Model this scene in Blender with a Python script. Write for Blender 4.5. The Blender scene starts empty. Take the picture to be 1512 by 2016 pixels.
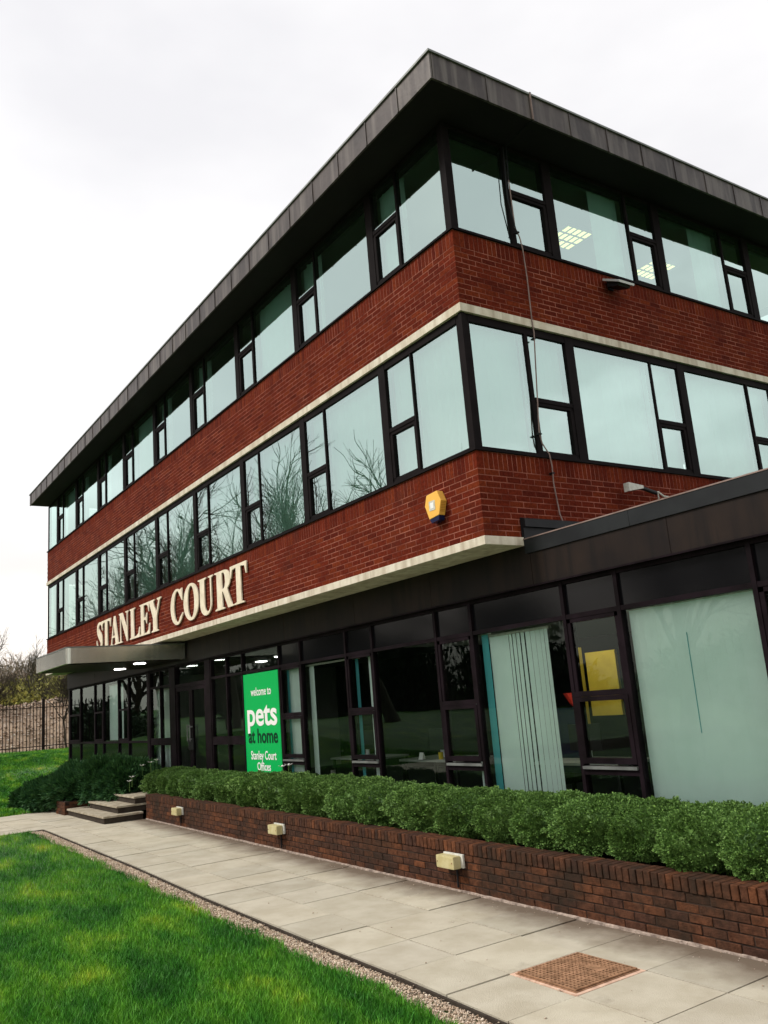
import bpy, bmesh, math, random
import numpy as np
from mathutils import Matrix, Vector
random.seed(7); rng = np.random.default_rng(7)
R = math.radians; PI = math.pi
S = bpy.context.scene; COL = S.collection

# ---------------------------------------------------------------- camera, sky, sun, exposure
cd = bpy.data.cameras.new("camera"); cam = bpy.data.objects.new("camera", cd); COL.objects.link(cam)
CAM = Vector((7.3478, -6.4140, 2.02))
RM = Matrix(((0.548959, 0.223296, 0.80547), (0.832071, -0.054469, -0.551988), (-0.079384, 0.973228, -0.2157)))
cam.matrix_world = Matrix.Translation(CAM) @ RM.to_4x4()
cd.sensor_fit = 'VERTICAL'; cd.sensor_height = 36.0; cd.lens = 29.97
cd.clip_start = 0.1; cd.clip_end = 2000
S.camera = cam
S.view_settings.view_transform = 'Standard'; S.view_settings.look = 'None'
S.view_settings.exposure = 1.02; S.view_settings.gamma = 1.0; S.view_settings.use_curve_mapping = False
SUN_EL, SUN_AZ = R(46), R(243)      # azimuth measured from +X towards +Y: light comes from the front left
world = bpy.data.worlds.new("World"); S.world = world; world.use_nodes = True
wn = world.node_tree; wn.nodes.clear()
def N(t, ty, **kw):
    n = t.nodes.new(ty)
    for k, v in kw.items(): setattr(n, k, v)
    return n
wo = N(wn, 'ShaderNodeOutputWorld')
sky = N(wn, 'ShaderNodeTexSky', sky_type='NISHITA'); sky.sun_disc = False
sky.sun_elevation = SUN_EL; sky.sun_rotation = R(90) - SUN_AZ; sky.air_density = 1.5; sky.dust_density = 4.0
bg1 = N(wn, 'ShaderNodeBackground'); bg1.inputs['Strength'].default_value = 0.08
wn.links.new(sky.outputs[0], bg1.inputs[0])
tc = N(wn, 'ShaderNodeTexCoord'); mp = N(wn, 'ShaderNodeMapping'); mp.inputs['Scale'].default_value = (1.0, 1.0, 2.2)
mp.inputs['Location'].default_value = (3.2, 1.4, 0.6)
wn.links.new(tc.outputs['Generated'], mp.inputs[0])
nz = N(wn, 'ShaderNodeTexNoise'); nz.inputs['Scale'].default_value = 1.7; nz.inputs['Detail'].default_value = 5; nz.inputs['Roughness'].default_value = .5
wn.links.new(mp.outputs[0], nz.inputs[0])
cr = N(wn, 'ShaderNodeValToRGB'); e = cr.color_ramp.elements
e[0].position = .33; e[0].color = (.425, .417, .423, 1); e[1].position = .68; e[1].color = (.80, .79, .785, 1)
x_ = cr.color_ramp.elements.new(.52); x_.color = (.50, .49, .487, 1)
wn.links.new(nz.outputs[0], cr.inputs[0])
sx = N(wn, 'ShaderNodeSeparateXYZ'); wn.links.new(tc.outputs['Generated'], sx.inputs[0])
hr = N(wn, 'ShaderNodeValToRGB'); e = hr.color_ramp.elements       # a warmer, thinner veil towards the horizon
e[0].position = 0.0; e[0].color = (.80, .73, .655, 1); e[1].position = .24; e[1].color = (1, 1, 1, 1)
wn.links.new(sx.outputs[2], hr.inputs[0])
ml = N(wn, 'ShaderNodeMix', data_type='RGBA', blend_type='MULTIPLY'); ml.inputs[0].default_value = 1
wn.links.new(cr.outputs[0], ml.inputs[6]); wn.links.new(hr.outputs[0], ml.inputs[7])
bg2 = N(wn, 'ShaderNodeBackground'); bg2.inputs['Strength'].default_value = 1.12
wn.links.new(ml.outputs[2], bg2.inputs[0])
wm = N(wn, 'ShaderNodeMixShader'); wm.inputs[0].default_value = .90
wn.links.new(bg1.outputs[0], wm.inputs[1]); wn.links.new(bg2.outputs[0], wm.inputs[2]); wn.links.new(wm.outputs[0], wo.inputs[0])
sl = bpy.data.lights.new("sun", 'SUN'); sl.energy = 1.4; sl.angle = R(14); sl.color = (1, .95, .88)
so = bpy.data.objects.new("sun", sl); COL.objects.link(so)
sd = Vector((math.cos(SUN_AZ) * math.cos(SUN_EL), math.sin(SUN_AZ) * math.cos(SUN_EL), math.sin(SUN_EL)))
so.rotation_euler = sd.to_track_quat('Z', 'Y').to_euler(); so.location = (0, -30, 40)

# ---------------------------------------------------------------- materials
def mat(name, col=(.5, .5, .5), rough=.7, metal=0.0, spec=.16, var=None, vscale=4.0, col2=None, bump=0.0, bscale=60.0,
        isl=False, isl_cols=None, stain=None, streak=None, coat=0.0, detail=4.0):
    m = bpy.data.materials.new(name); m.use_nodes = True; t = m.node_tree; L = t.links.new
    b = t.nodes['Principled BSDF']; b.inputs['Roughness'].default_value = rough; b.inputs['Metallic'].default_value = metal
    b.inputs['Specular IOR Level'].default_value = spec; b.inputs['Coat Weight'].default_value = coat
    b.inputs['Base Color'].default_value = (*col, 1)
    geo = N(t, 'ShaderNodeNewGeometry'); cur = None
    if isl_cols:
        oi = N(t, 'ShaderNodeObjectInfo'); ad = N(t, 'ShaderNodeMath', operation='ADD'); fr = N(t, 'ShaderNodeMath', operation='FRACT')
        L(oi.outputs['Random'], ad.inputs[0]); L(geo.outputs['Random Per Island'], ad.inputs[1]); L(ad.outputs[0], fr.inputs[0])
        r = N(t, 'ShaderNodeValToRGB'); L(fr.outputs[0], r.inputs[0])
        el = r.color_ramp.elements
        for i, c in enumerate(isl_cols):
            p = i / (len(isl_cols) - 1)
            if i == 0: q = el[0]
            elif i == len(isl_cols) - 1: q = el[-1]
            else: q = el.new(p)
            q.position = p; q.color = (*c, 1)
        cur = r.outputs[0]
    if col2 is not None:
        n = N(t, 'ShaderNodeTexNoise'); n.inputs['Scale'].default_value = vscale; n.inputs['Detail'].default_value = detail
        n.inputs['Roughness'].default_value = .6
        L(geo.outputs['Position'], n.inputs[0])
        rp = N(t, 'ShaderNodeMapRange'); rp.inputs[1].default_value = .38; rp.inputs[2].default_value = .62
        L(n.outputs[0], rp.inputs[0])
        mx = N(t, 'ShaderNodeMix', data_type='RGBA', blend_type='MIX' if cur is None else 'MULTIPLY'); L(rp.outputs[0], mx.inputs[0])
        if cur is None:
            mx.inputs[6].default_value = (*col, 1)
        else: L(cur, mx.inputs[6])
        mx.inputs[7].default_value = (*col2, 1); cur = mx.outputs[2]
    if streak is not None:                                            # rain streaks: noise stretched along the vertical
        mpp = N(t, 'ShaderNodeMapping'); mpp.inputs['Scale'].default_value = (9, 9, .7); L(geo.outputs['Position'], mpp.inputs[0])
        n = N(t, 'ShaderNodeTexNoise'); n.inputs['Scale'].default_value = 1.0; n.inputs['Detail'].default_value = 5; L(mpp.outputs[0], n.inputs[0])
        rp = N(t, 'ShaderNodeMapRange'); rp.inputs[1].default_value = .45; rp.inputs[2].default_value = .72; L(n.outputs[0], rp.inputs[0])
        mx = N(t, 'ShaderNodeMix', data_type='RGBA'); L(rp.outputs[0], mx.inputs[0])
        if cur is None: mx.inputs[6].default_value = (*col, 1)
        else: L(cur, mx.inputs[6])
        mx.inputs[7].default_value = (*streak, 1); cur = mx.outputs[2]
    if stain is not None:                                             # (colour, scale, low, high)
        n = N(t, 'ShaderNodeTexNoise'); n.inputs['Scale'].default_value = stain[1]; n.inputs['Detail'].default_value = 6; n.inputs['Roughness'].default_value = .65
        L(geo.outputs['Position'], n.inputs[0])
        rp = N(t, 'ShaderNodeMapRange'); rp.inputs[1].default_value = stain[2]; rp.inputs[2].default_value = stain[3]; rp.inputs[4].default_value = .85
        L(n.outputs[0], rp.inputs[0])
        mx = N(t, 'ShaderNodeMix', data_type='RGBA'); L(rp.outputs[0], mx.inputs[0])
        if cur is None: mx.inputs[6].default_value = (*col, 1)
        else: L(cur, mx.inputs[6])
        mx.inputs[7].default_value = (*stain[0], 1); cur = mx.outputs[2]
    if cur is not None: L(cur, b.inputs['Base Color'])
    if bump:
        n = N(t, 'ShaderNodeTexNoise'); n.inputs['Scale'].default_value = bscale; n.inputs['Detail'].default_value = 4
        L(geo.outputs['Position'], n.inputs[0])
        bp = N(t, 'ShaderNodeBump'); bp.inputs['Strength'].default_value = min(1, bump); bp.inputs['Distance'].default_value = .01
        L(n.outputs[0], bp.inputs['Height']); L(bp.outputs[0], b.inputs['Normal'])
    return m
def glass(name, tint, refl_add, refl_mul, refl_col, wob=.03, wscale=1.3):
    m = bpy.data.materials.new(name); m.use_nodes = True; t = m.node_tree; t.nodes.clear(); L = t.links.new
    o = N(t, 'ShaderNodeOutputMaterial'); tr = N(t, 'ShaderNodeBsdfTransparent'); tr.inputs[0].default_value = (*tint, 1)
    g = N(t, 'ShaderNodeBsdfGlossy'); g.inputs[0].default_value = (*refl_col, 1); g.inputs['Roughness'].default_value = .004
    fr = N(t, 'ShaderNodeFresnel'); fr.inputs[0].default_value = 1.52
    ma = N(t, 'ShaderNodeMath', operation='MULTIPLY_ADD', use_clamp=True); ma.inputs[1].default_value = refl_mul; ma.inputs[2].default_value = refl_add
    L(fr.outputs[0], ma.inputs[0])
    mx = N(t, 'ShaderNodeMixShader'); L(ma.outputs[0], mx.inputs[0]); L(tr.outputs[0], mx.inputs[1]); L(g.outputs[0], mx.inputs[2]); L(mx.outputs[0], o.inputs[0])
    geo = N(t, 'ShaderNodeNewGeometry'); n = N(t, 'ShaderNodeTexNoise'); n.inputs['Scale'].default_value = wscale; n.inputs['Detail'].default_value = 1
    oi = N(t, 'ShaderNodeObjectInfo'); va = N(t, 'ShaderNodeVectorMath', operation='ADD'); vs = N(t, 'ShaderNodeVectorMath', operation='SCALE')
    cx = N(t, 'ShaderNodeCombineXYZ'); L(oi.outputs['Random'], cx.inputs[0]); L(oi.outputs['Random'], cx.inputs[2]); vs.inputs['Scale'].default_value = 37
    L(cx.outputs[0], vs.inputs[0]); L(geo.outputs['Position'], va.inputs[0]); L(vs.outputs[0], va.inputs[1]); L(va.outputs[0], n.inputs[0])
    bp = N(t, 'ShaderNodeBump'); bp.inputs['Strength'].default_value = 1; bp.inputs['Distance'].default_value = wob
    L(n.outputs[0], bp.inputs['Height']); L(bp.outputs[0], g.inputs['Normal'])
    return m
def emit(name, col, st):
    m = bpy.data.materials.new(name); m.use_nodes = True; t = m.node_tree; t.nodes.clear()
    o = N(t, 'ShaderNodeOutputMaterial'); em = N(t, 'ShaderNodeEmission'); em.inputs[0].default_value = (*col, 1); em.inputs[1].default_value = st
    t.links.new(em.outputs[0], o.inputs[0]); return m

M = {}
M['brick'] = mat('red_facing_brick', rough=.85, spec=.05, isl_cols=[(.092, .012, .006), (.160, .023, .009), (.125, .017, .0072), (.18, .031, .0100), (.102, .014, .0065), (.145, .020, .008)],
                 col2=(.68, .62, .6), vscale=26, stain=((.06, .02, .014), .9, .56, .8), bump=.6, bscale=90)
M['mortar'] = mat('pink_mortar', (.36, .13, .09), .95, col2=(.14, .034, .022), vscale=2.2)
M['pbrick'] = mat('planter_brick', rough=.85, isl_cols=[(.050, .025, .016), (.12, .046, .022), (.075, .033, .019), (.155, .056, .024), (.06, .028, .019), (.10, .041, .022)],
                  col2=(.5, .48, .45), vscale=18, stain=((.020, .015, .010), 1.1, .50, .68), bump=.8, bscale=80)
M['pmortar'] = mat('dirty_mortar', (.018, .012, .010), .95, col2=(.045, .03, .022), vscale=9)
M['fillet'] = mat('mortar_fillet', (.50, .40, .33), .9, col2=(.22, .17, .14), vscale=14, bump=.8)
M['conc'] = mat('painted_concrete_band', (.70, .64, .53), .8, col2=(.58, .51, .40), vscale=3.5, streak=(.44, .37, .28), bump=.3)
M['frame'] = mat('bronze_window_frame', (.008, .006, .0065), .6, 0, .04, col2=(.012, .009, .0095), vscale=3)
M['frame_g'] = mat('dark_ground_floor_frame', (.006, .004, .0048), .55, 0, .05, col2=(.013, .008, .011), vscale=3)
M['lead'] = mat('weathered_lead_cladding', (.055, .041, .038), .48, .1, .35, col2=(.028, .020, .019), vscale=2.2, streak=(.125, .105, .095), bump=.3, bscale=12)
M['lip'] = mat('roof_edge_trim', (.22, .23, .22), .5, .4, col2=(.15, .155, .15), vscale=4)
M['soffit'] = mat('dark_soffit_board', (.008, .006, .007), .7, .0, .15, col2=(.012, .009, .010), vscale=1)
M['fascia'] = mat('brown_metal_fascia', (.012, .008, .0075), .5, .0, .14, col2=(.021, .013, .010), vscale=1.4, streak=(.008, .006, .006))
M['coping'] = mat('slate_grey_coping', (.015, .017, .019), .5, .0, .2, col2=(.009, .010, .012), vscale=2)
M['glass_up'] = glass('tinted_reflective_glass', (.74, .96, .88), .46, .8, (.80, 1.0, .955), .003, .9)
M['glass_lo'] = glass('clear_tinted_glass', (.95, 1.0, .985), .0, .95, (.82, .97, .92), .003, .8)
M['glass_dark'] = mat('dark_spandrel_glass', (.005, .005, .006), .10, 0, .22)
M['blind'] = mat('pale_fabric_blind', (.80, .92, .87), .85, col2=(.74, .87, .81), vscale=2)
M['blind_t'] = mat('teal_fabric_blind', (.10, .42, .46), .85)
M['room'] = mat('office_wall_paint', (.30, .31, .28), .9)
M['ceil'] = mat('ceiling_tile', (.5, .5, .47), .9)
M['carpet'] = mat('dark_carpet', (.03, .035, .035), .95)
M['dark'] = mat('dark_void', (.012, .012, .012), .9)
M['yellow'] = mat('yellow_paint', (.62, .46, .05), .8, col2=(.5, .36, .04), vscale=2)
M['letter'] = mat('cream_letter', (.82, .73, .57), .6, col2=(.70, .61, .46), vscale=5, bump=.2)
M['green'] = mat('green_sign_board', (.0, .40, .085), .5)
M['white'] = mat('white_print', (.82, .82, .80), .5)
M['dgreen'] = mat('dark_green_print', (.0, .035, .015), .5)
M['slab'] = mat('concrete_paving_slab', rough=.9, isl_cols=[(.47, .432, .345), (.53, .485, .385), (.455, .42, .34), (.51, .465, .37), (.49, .45, .365)],
                col2=(.84, .82, .79), vscale=2.4, stain=((.15, .12, .09), 1.9, .63, .90), bump=.7, bscale=140, detail=8)
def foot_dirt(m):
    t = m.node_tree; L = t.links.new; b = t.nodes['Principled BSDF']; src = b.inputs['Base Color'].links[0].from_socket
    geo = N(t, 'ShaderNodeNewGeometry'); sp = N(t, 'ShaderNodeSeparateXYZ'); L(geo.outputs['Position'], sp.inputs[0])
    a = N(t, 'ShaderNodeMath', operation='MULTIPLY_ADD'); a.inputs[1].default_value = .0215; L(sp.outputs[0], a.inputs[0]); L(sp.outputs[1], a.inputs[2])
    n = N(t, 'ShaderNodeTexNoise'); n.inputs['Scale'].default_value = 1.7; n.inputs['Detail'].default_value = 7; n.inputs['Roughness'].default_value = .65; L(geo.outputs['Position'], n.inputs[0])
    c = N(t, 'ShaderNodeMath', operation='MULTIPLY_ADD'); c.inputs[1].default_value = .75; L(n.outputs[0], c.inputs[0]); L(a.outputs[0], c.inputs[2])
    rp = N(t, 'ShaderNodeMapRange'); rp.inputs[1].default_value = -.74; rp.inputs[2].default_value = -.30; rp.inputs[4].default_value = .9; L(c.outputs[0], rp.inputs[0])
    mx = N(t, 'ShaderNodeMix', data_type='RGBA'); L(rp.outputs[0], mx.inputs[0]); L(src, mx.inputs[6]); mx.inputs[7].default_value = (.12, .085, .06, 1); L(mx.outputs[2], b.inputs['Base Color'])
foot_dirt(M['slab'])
M['joint'] = mat('joint_sand', (.045, .032, .018), .95, col2=(.03, .028, .012), vscale=12)
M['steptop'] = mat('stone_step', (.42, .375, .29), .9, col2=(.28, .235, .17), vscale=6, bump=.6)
M['stepside'] = mat('dark_riser_and_path_edge', (.035, .025, .019), .9, col2=(.05, .04, .03), vscale=8, bump=.6)  # much darker than the treads; the strip along the path uses it too
M['iron'] = mat('rusty_cast_iron', (.36, .20, .115), .8, .0, col2=(.20, .11, .06), vscale=14, bump=.6)
M['pinkm'] = mat('pink_mortar_surround', (.68, .47, .35), .9, col2=(.48, .31, .23), vscale=14, bump=.5)
M['earth'] = mat('soil', (.035, .024, .016), .95, col2=(.06, .042, .028), vscale=10, bump=1)
M['cream'] = mat('cream_plastic', (.54, .49, .28), .45, col2=(.45, .39, .19), vscale=7)
M['creamlid'] = mat('white_plastic', (.62, .62, .56), .4, col2=(.5, .49, .42), vscale=20)
M['black'] = mat('black_plastic', (.012, .012, .014), .5)
M['alarm'] = mat('amber_alarm_case', (.85, .47, .09), .45)
M['alarm_d'] = mat('amber_alarm_grille', (.50, .24, .03), .5)
M['navy'] = mat('navy_lens', (.01, .014, .05), .2)
M['conduit'] = mat('grey_pink_cable', (.28, .20, .18), .6, col2=(.2, .14, .125), vscale=8)
M['metalw'] = mat('pale_metal', (.60, .60, .62), .4, .3)
M['canopy'] = mat('brushed_metal_canopy', (.60, .61, .55), .24, .92, col2=(.50, .50, .44), vscale=1.5, streak=(.66, .65, .57))
M['fence'] = mat('dark_steel_fence', (.012, .007, .006), .7)
M['stem'] = mat('pale_stem', (.26, .21, .165), .9, col2=(.17, .135, .10), vscale=4)
M['bark'] = mat('tree_bark', (.060, .046, .034), .9, col2=(.035, .028, .02), vscale=6)
M['barkg'] = mat('lichen_bark', (.072, .070, .046), .9, col2=(.045, .04, .028), vscale=6)
M['lampw'] = emit('lit_downlight', (1, .97, .9), 9)
M['lampy'] = emit('lit_fluorescent', (1, .92, .30), .9)

def leafmat(name, cols, rough=.6, vscale=2.5, c2=(.6, .65, .5), trans=.0):
    m = mat(name, rough=rough, isl_cols=cols, col2=c2, vscale=vscale, spec=.3)
    return m
M['box'] = leafmat('shrub_leaf', [(.06, .135, .03), (.15, .28, .06), (.10, .20, .045), (.27, .45, .11), (.07, .15, .035), (.13, .25, .055)])
M['juniper'] = leafmat('juniper_leaf', [(.035, .10, .045), (.06, .155, .055), (.075, .18, .055), (.04, .115, .05)], vscale=1.2)
M['flower'] = mat('white_petal', (.75, .74, .72), .6)
M['bud'] = leafmat('budding_twig', [(.36, .36, .09), (.50, .47, .13), (.28, .27, .09), (.44, .43, .11)], vscale=.8)
M['twig'] = leafmat('brown_twig', [(.36, .27, .22), (.46, .36, .29), (.27, .20, .16)], vscale=.6)
M['ever'] = leafmat('evergreen_leaf', [(.012, .03, .012), (.022, .05, .016), (.03, .055, .02)], vscale=.5)
M['pebble'] = mat('gravel_stone', rough=.85, isl_cols=[(.36, .25, .17), (.62, .49, .37), (.22, .15, .10), (.50, .39, .29), (.74, .64, .52), (.30, .21, .15)])
M['rubble'] = mat('rubble_stone', rough=.95, isl_cols=[(.36, .25, .18), (.55, .44, .35), (.24, .16, .11), (.46, .35, .26), (.70, .62, .54)])
M['heap'] = mat('spoil_earth', (.44, .33, .235), .95, col2=(.30, .215, .15), vscale=1.6, stain=((.60, .51, .42), 3.2, .55, .72), bump=1, bscale=5)

def grassmat(name, blades):
    m = bpy.data.materials.new(name); m.use_nodes = True; t = m.node_tree; L = t.links.new; b = t.nodes['Principled BSDF']
    b.inputs['Roughness'].default_value = .55; b.inputs['Specular IOR Level'].default_value = .25
    geo = N(t, 'ShaderNodeNewGeometry')
    mp_ = N(t, 'ShaderNodeMapping'); mp_.inputs['Rotation'].default_value = (0, 0, R(25)); mp_.inputs['Scale'].default_value = (.55, 1.25, 0); L(geo.outputs['Position'], mp_.inputs[0])
    n1 = N(t, 'ShaderNodeTexNoise'); n1.inputs['Scale'].default_value = 1.05; n1.inputs['Detail'].default_value = 8; n1.inputs['Roughness'].default_value = .68; L(mp_.outputs[0], n1.inputs[0])
    r = N(t, 'ShaderNodeValToRGB'); L(n1.outputs[0], r.inputs[0]); el = r.color_ramp.elements
    k = 1.0 if blades else .62
    el[0].position = .32; el[0].color = (.016 * k, .085 * k, .010 * k, 1)
    el[1].position = .72; el[1].color = (.46 * k, .44 * k, .045 * k, 1)
    for p, c in ((.42, (.030, .15, .012)), (.49, (.060, .21, .014)), (.56, (.11, .28, .018)), (.63, (.22, .36, .022))):
        q = el.new(p); q.color = (c[0] * k, c[1] * k, c[2] * k, 1)
    cur = r.outputs[0]
    if blades:
        r2 = N(t, 'ShaderNodeMapRange'); r2.inputs[3].default_value = .62; r2.inputs[4].default_value = 1.7; L(geo.outputs['Random Per Island'], r2.inputs[0])
        mx = N(t, 'ShaderNodeVectorMath', operation='SCALE'); L(cur, mx.inputs[0]); L(r2.outputs[0], mx.inputs['Scale']); cur = mx.outputs[0]
    else:
        n2 = N(t, 'ShaderNodeTexNoise'); n2.inputs['Scale'].default_value = 14; n2.inputs['Detail'].default_value = 6; L(geo.outputs['Position'], n2.inputs[0])
        r2 = N(t, 'ShaderNodeMapRange'); r2.inputs[1].default_value = .3; r2.inputs[2].default_value = .7; r2.inputs[3].default_value = .45; r2.inputs[4].default_value = 1.3; L(n2.outputs[0], r2.inputs[0])
        mx = N(t, 'ShaderNodeVectorMath', operation='SCALE'); L(cur, mx.inputs[0]); L(r2.outputs[0], mx.inputs['Scale']); cur = mx.outputs[0]
        bp = N(t, 'ShaderNodeBump'); bp.inputs['Strength'].default_value = 1; bp.inputs['Distance'].default_value = .04
        L(n2.outputs[0], bp.inputs['Height']); L(bp.outputs[0], b.inputs['Normal'])
    L(cur, b.inputs['Base Color']); return m
M['blade'] = grassmat('grass_blade', True); M['turf'] = grassmat('turf_ground', False)

# ---------------------------------------------------------------- mesh helpers
def link(name, me, parent=None, **props):
    o = bpy.data.objects.new(name, me); COL.objects.link(o)
    if parent is not None:
        o.parent = parent; o.matrix_parent_inverse = Matrix.Translation(-Vector(parent.location)) if parent.type == 'EMPTY' else Matrix()
    for k, v in props.items(): o[k] = v
    return o
def pymesh(name, v, f, m, smooth=False):
    me = bpy.data.meshes.new(name); me.from_pydata([tuple(p) for p in v], [], f); me.materials.append(m)
    if smooth: me.shade_smooth()
    return me
def npmesh(name, v, f, m, smooth=False):
    """v (n,3), f (k,3) or (k,4) arrays"""
    me = bpy.data.meshes.new(name); v = np.asarray(v, np.float32); f = np.asarray(f, np.int32); k, c = f.shape
    me.vertices.add(len(v)); me.vertices.foreach_set('co', v.ravel()); me.loops.add(k * c); me.loops.foreach_set('vertex_index', f.ravel())
    me.polygons.add(k); me.polygons.foreach_set('loop_start', np.arange(k, dtype=np.int32) * c)
    me.polygons.foreach_set('loop_total', np.full(k, c, np.int32)); me.materials.append(m); me.update(calc_edges=True)
    if smooth: me.shade_smooth()
    return me
BF = [(0, 3, 2, 1), (4, 5, 6, 7), (0, 1, 5, 4), (1, 2, 6, 5), (2, 3, 7, 6), (3, 0, 4, 7)]
class MB:
    def __init__(s): s.v = []; s.f = []
    def box(s, x0, x1, y0, y1, z0, z1):
        x0, x1 = min(x0, x1), max(x0, x1); y0, y1 = min(y0, y1), max(y0, y1); z0, z1 = min(z0, z1), max(z0, z1)
        n = len(s.v); s.v += [(x0, y0, z0), (x1, y0, z0), (x1, y1, z0), (x0, y1, z0), (x0, y0, z1), (x1, y0, z1), (x1, y1, z1), (x0, y1, z1)]
        s.f += [tuple(i + n for i in q) for q in BF]; return s
    def prism(s, pts, ax, a, b):
        """polygon pts (2D) extruded along axis ax from a to b; other axes in order"""
        n = len(s.v); k = len(pts)
        for q in (a, b):
            for (p, r) in pts: s.v.append({0: (q, p, r), 1: (p, q, r), 2: (p, r, q)}[ax])
        s.f.append(tuple(n + i for i in range(k))[::-1]); s.f.append(tuple(n + k + i for i in range(k)))
        for i in range(k): j = (i + 1) % k; s.f.append((n + i, n + j, n + k + j, n + k + i))
        return s
    def tube(s, pts, r, seg=6, cap=True):
        pts = [Vector(p) for p in pts]; n0 = len(s.v); rs = r if isinstance(r, (list, tuple)) else [r] * len(pts)
        for i, p in enumerate(pts):
            d = (pts[min(i + 1, len(pts) - 1)] - pts[max(i - 1, 0)]).normalized()
            a = d.orthogonal().normalized() if i == 0 else (a - d * a.dot(d)).normalized()
            b = d.cross(a)
            for j in range(seg):
                t = 2 * PI * j / seg; s.v.append(tuple(p + (a * math.cos(t) + b * math.sin(t)) * rs[i]))
        for i in range(len(pts) - 1):
            for j in range(seg):
                k = (j + 1) % seg; a0 = n0 + i * seg
                s.f.append((a0 + j, a0 + k, a0 + seg + k, a0 + seg + j))
        if cap:
            s.f.append(tuple(n0 + j for j in range(seg))[::-1]); s.f.append(tuple(n0 + (len(pts) - 1) * seg + j for j in range(seg)))
        return s
    def disc(s, c, r, z0, z1, seg=24):
        return s.prism([(c[0] + r * math.cos(2 * PI * i / seg), c[1] + r * math.sin(2 * PI * i / seg)) for i in range(seg)], 2, z0, z1)
    def build(s, name, m, parent=None, bevel=0, smooth=False, **props):
        me = pymesh(name, s.v, s.f, m, smooth)
        bm = bmesh.new(); bm.from_mesh(me); bmesh.ops.recalc_face_normals(bm, faces=bm.faces)
        if bevel: bmesh.ops.bevel(bm, geom=bm.edges[:], offset=bevel, segments=2, affect='EDGES', profile=.7)
        bm.to_mesh(me); bm.free()
        return link(name, me, parent, **props)
def empty(name, loc, label=None, cat=None, group=None, kind=None):
    o = bpy.data.objects.new(name, None); COL.objects.link(o); o.location = loc; o.empty_display_size = .2
    return tag(o, label, cat, group, kind)
def tag(o, label=None, cat=None, group=None, kind=None):
    if label: o['label'] = label
    if cat: o['category'] = cat
    if group: o['group'] = group
    if kind: o['kind'] = kind
    return o
def copy_tree(o, parent=None):
    c = o.copy(); COL.objects.link(c)
    if parent is not None: c.parent = parent
    for ch in [q for q in bpy.data.objects if q.parent == o]: copy_tree(ch, c)
    return c
def sub(o, p):      # make o a sub-part of mesh part p
    o.parent = p; o.matrix_parent_inverse = Matrix(); return o

# ---------------------------------------------------------------- ground, path, lawn
KX = np.array([-12.4, -11.5, -8.4, -5.5, -2.66, 0, 1.4, 2.76, 6, 12]); KY = np.array([-2.2, -2.2, -2.29, -2.37, -2.5, -2.57, -2.59, -2.65, -2.8, -3.1])
kerb = lambda x: float(np.interp(x, KX, KY))
wally = lambda x: -.545 - .0215 * x
def gz(x, y):
    z = -.06
    hard = (x > -16.4 and x < 30 and y > (kerb(x) - .27 if x > -12.3 else -40) and y < 40)
    if not hard: z = -.012
    if x < -16.3:
        t = min(1, max(0, (-19.0 - x) / 15.0)); z += 1.0 * t * t * (3 - 2 * t)
        t2 = min(1, max(0, (y + 1.5) / 3)); z += .25 * t2 * min(1, max(0, (-16.3 - x) / 2)) * (1 - t)
    if 5.5 < y and x < -23: pass
    if x < -60: z += min(3, (-60 - x) * .03)
    return z
def build_ground():
    xs = np.concatenate([[-500, -300, -200, -150, -120, -100, -85, -75, -66, -60, -55, -50, -46], np.arange(-43, -17, .8), np.arange(-16.9, 7, .25), [8, 10, 13, 17, 22, 30, 31, 45, 70, 110, 180, 300, 500]])
    ys = np.concatenate([[-500, -300, -200, -120, -80, -55, -40, -30, -24, -19, -15, -12, -10, -8.5, -7.5], np.arange(-6.5, -3.2, .4), np.arange(-3.1, -1.9, .08), np.arange(-1.8, 3, .4), np.arange(3.5, 12, 1.2), [14, 18, 24, 32, 41, 60, 90, 140, 220, 350, 500]])
    v = np.array([(x, y, gz(x, y)) for y in ys for x in xs]); nx = len(xs); ny = len(ys)
    v[:, 2] += 0.05 * np.sin(v[:, 0] * .9) * np.sin(v[:, 1] * .7 + 1) * (v[:, 0] < -18)
    idx = np.arange(nx * ny).reshape(ny, nx); f = np.stack([idx[:-1, :-1], idx[:-1, 1:], idx[1:, 1:], idx[1:, :-1]], -1).reshape(-1, 4)
    link('ground', npmesh('ground', v, f, M['turf'], True), kind='structure')
build_ground()
bed = MB(); bed.box(-16.3, -12.15, -22, -.5, -.075, -.034)
pl = [(x, kerb(x)) for x in (-12.149, -11.5, -8.4, -5.5, -2.66, 0, 1.4, 2.76, 6, 9)]
bed.prism([(p, q) for p, q in pl] + [(9, 1.0), (-12.149, 1.0)], 2, -.075, -.034)
pavement = bed.build('pavement', M['joint'], kind='structure')
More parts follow.
